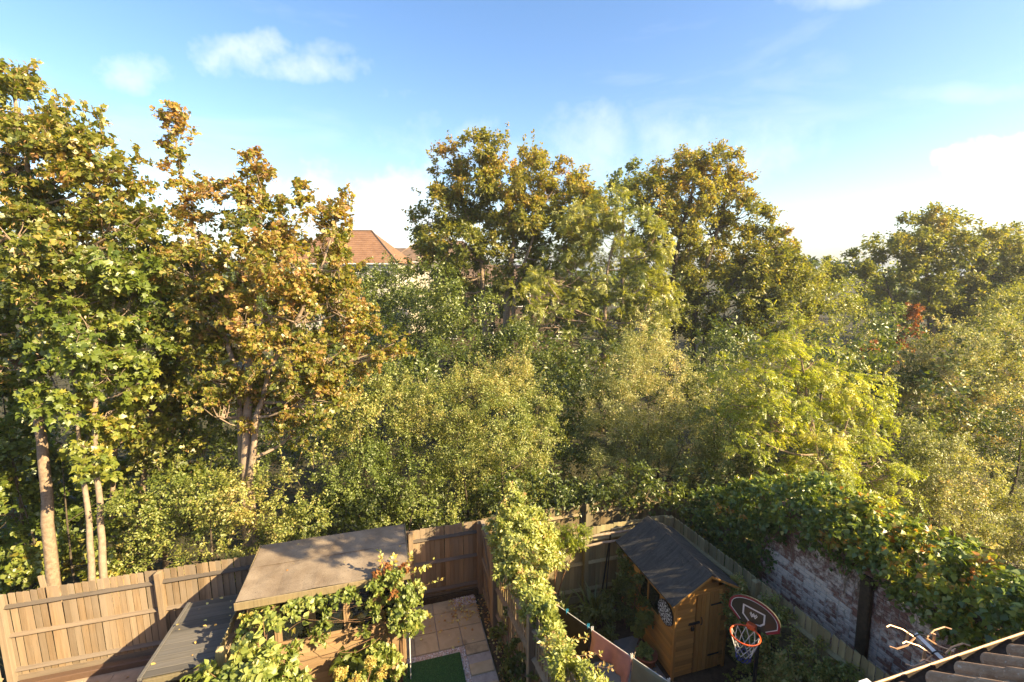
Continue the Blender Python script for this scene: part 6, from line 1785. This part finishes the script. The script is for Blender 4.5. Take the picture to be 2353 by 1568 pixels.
# strap leaved plants
def straps(label, pos, n_, ln, seed):
    rg_ = np.random.default_rng(seed)
    b = np.array(g(*pos))
    root = thing('strap_leaved_plant', label, 'plant', tuple(b), 0)
    az = rg_.uniform(0, 6.28, n_); el = rg_.uniform(0.55, 1.4, n_)
    al = np.stack([np.cos(az) * np.cos(el), np.sin(az) * np.cos(el), np.sin(el)], 1)
    nr = np.stack([-np.cos(az) * np.sin(el), -np.sin(az) * np.sin(el), np.cos(el)], 1)
    inst('leaves', leaves_mesh('leaves', [(T_STRAP, rg_.normal(0, 0.04, (n_, 3)) * np.array([1, 1, 0]), nr, al, ln * rg_.uniform(0.6, 1.2, n_), rg_.uniform(0.2, 0.9, n_), 0)], [L['dark']]), root)
straps('dark strap leaved clump in the bed near the black frame', (4.15, 7.85, 0), 70, 0.75, 80)
straps('pale grassy clump below blue pegs beside the low fence', (3.35, 7.9, 0), 60, 0.7, 81)
straps('small arching grassy clump next to washing line end', (2.95, 7.7, 0), 50, 0.6, 82)
# unseen tree added beyond the tiled house so its branches dapple the summerhouse roof
tb_ = [Z3(g(9.9, 1.3, 0)), Z3(g(9.8, 1.35, 3)), Z3(g(9.7, 1.4, 6)), Z3(g(9.5, 1.5, 8.4)), Z3(g(9.4, 1.5, 9.6))]
tb2 = [Z3(g(9.6, 1.45, 7.2)), Z3(g(8.6, 1.7, 8.1)), Z3(g(7.4, 1.95, 8.45)), Z3(g(6.2, 2.15, 8.5))]
plant('shade_tree', 'unseen tree added past the tiled house to dapple the summerhouse roof', 'tree', tb_[0], [tb_ + [0.12], tb2 + [0.045]],
      globes([(5.9, 2.2, 8.5, .28), (6.4, 2.05, 8.5, .34), (6.9, 1.95, 8.55, .32), (7.3, 2.15, 8.45, .36), (7.8, 1.9, 8.6, .36), (8.4, 1.7, 8.7, .4), (9.2, 1.5, 9.2, .5), (9.6, 1.5, 9.8, .5), (8.9, 1.6, 9.4, .4), (6.7, 1.75, 8.65, .25), (7.6, 1.7, 8.75, .25)]),
      T_OVAL, L['ash'], M['bark_dark'], 0.2, 2.0, 8, 6, 0.10, seed=90, tint=(0.4, 0.2, 0.3), gap=-0.35, stem_r=0.06, twig_r=0.005)
# far-left yellowing seedling at bottom left of the shrub
gplant('yellowing_seedling', 'orange yellow tinged low leaves at bottom left of the big shrub', 'plant', [(-2.65, 6.2, .75, .14), (-2.55, 6.15, .6, .14), (-2.75, 6.3, .6, .12)], T_BROAD, L['deadleaf'], 0.09, 2.5, 6, 5, 0.08, 83, (-2.6, 6.2, 0), tint=(0.6, 0.2, 0.4), stem_r=0.008)

# thin haze over the gardens and trees beyond, added also to lift the shadows
hm, ht = material('haze air')
pv = ht.n('ShaderNodeVolumePrincipled')
pv.inputs['Color'].default_value = (0.93, 0.95, 1.0, 1)
pv.inputs['Density'].default_value = HAZE
pv.inputs['Anisotropy'].default_value = 0.2
ho = ht.n('ShaderNodeOutputMaterial'); ht.l(pv.outputs[0], ho.inputs['Volume'])
m = MB(); m.box(-110, 110, -14, 130, -1.0, 20.0)
tag(m.build('haze', hm), 'thin warm haze lying over the gardens and far trees, also lifting the shadows', None, None, 'stuff')
# repeats of one kind share a group phrase
GROUPS = {'sycamore_tree': 'sycamores behind the left fence', 'house': 'distant houses behind the trees', 'closeboard_fence': 'closeboard fences round the gardens', 'privet_shrub': 'small leaved shrubs along the back fence',
          'willow_shrub': 'pale shrubs beyond the back fence', 'poplar_tree': 'open crowned autumn trees on the skyline', 'ash_tree': 'light green trees in the middle distance', 'lime_tree': 'domed trees on the right skyline',
          'hawthorn_tree': 'dark hedge trees in the middle distance', 'holly_bush': 'dark bushes between the sunlit shrubs', 'strap_leaved_plant': 'strap leaved clumps in the shed yard', 'plant_pot': 'plant pots in the gardens',
          'timber_edging': 'low timber edgings on the ground'}
for o in list(COL.objects):
    if o.parent is None and o.get('category') and not o.get('group'):
        b = o.name.split('.')[0]
        if b in GROUPS:
            o['group'] = GROUPS[b]
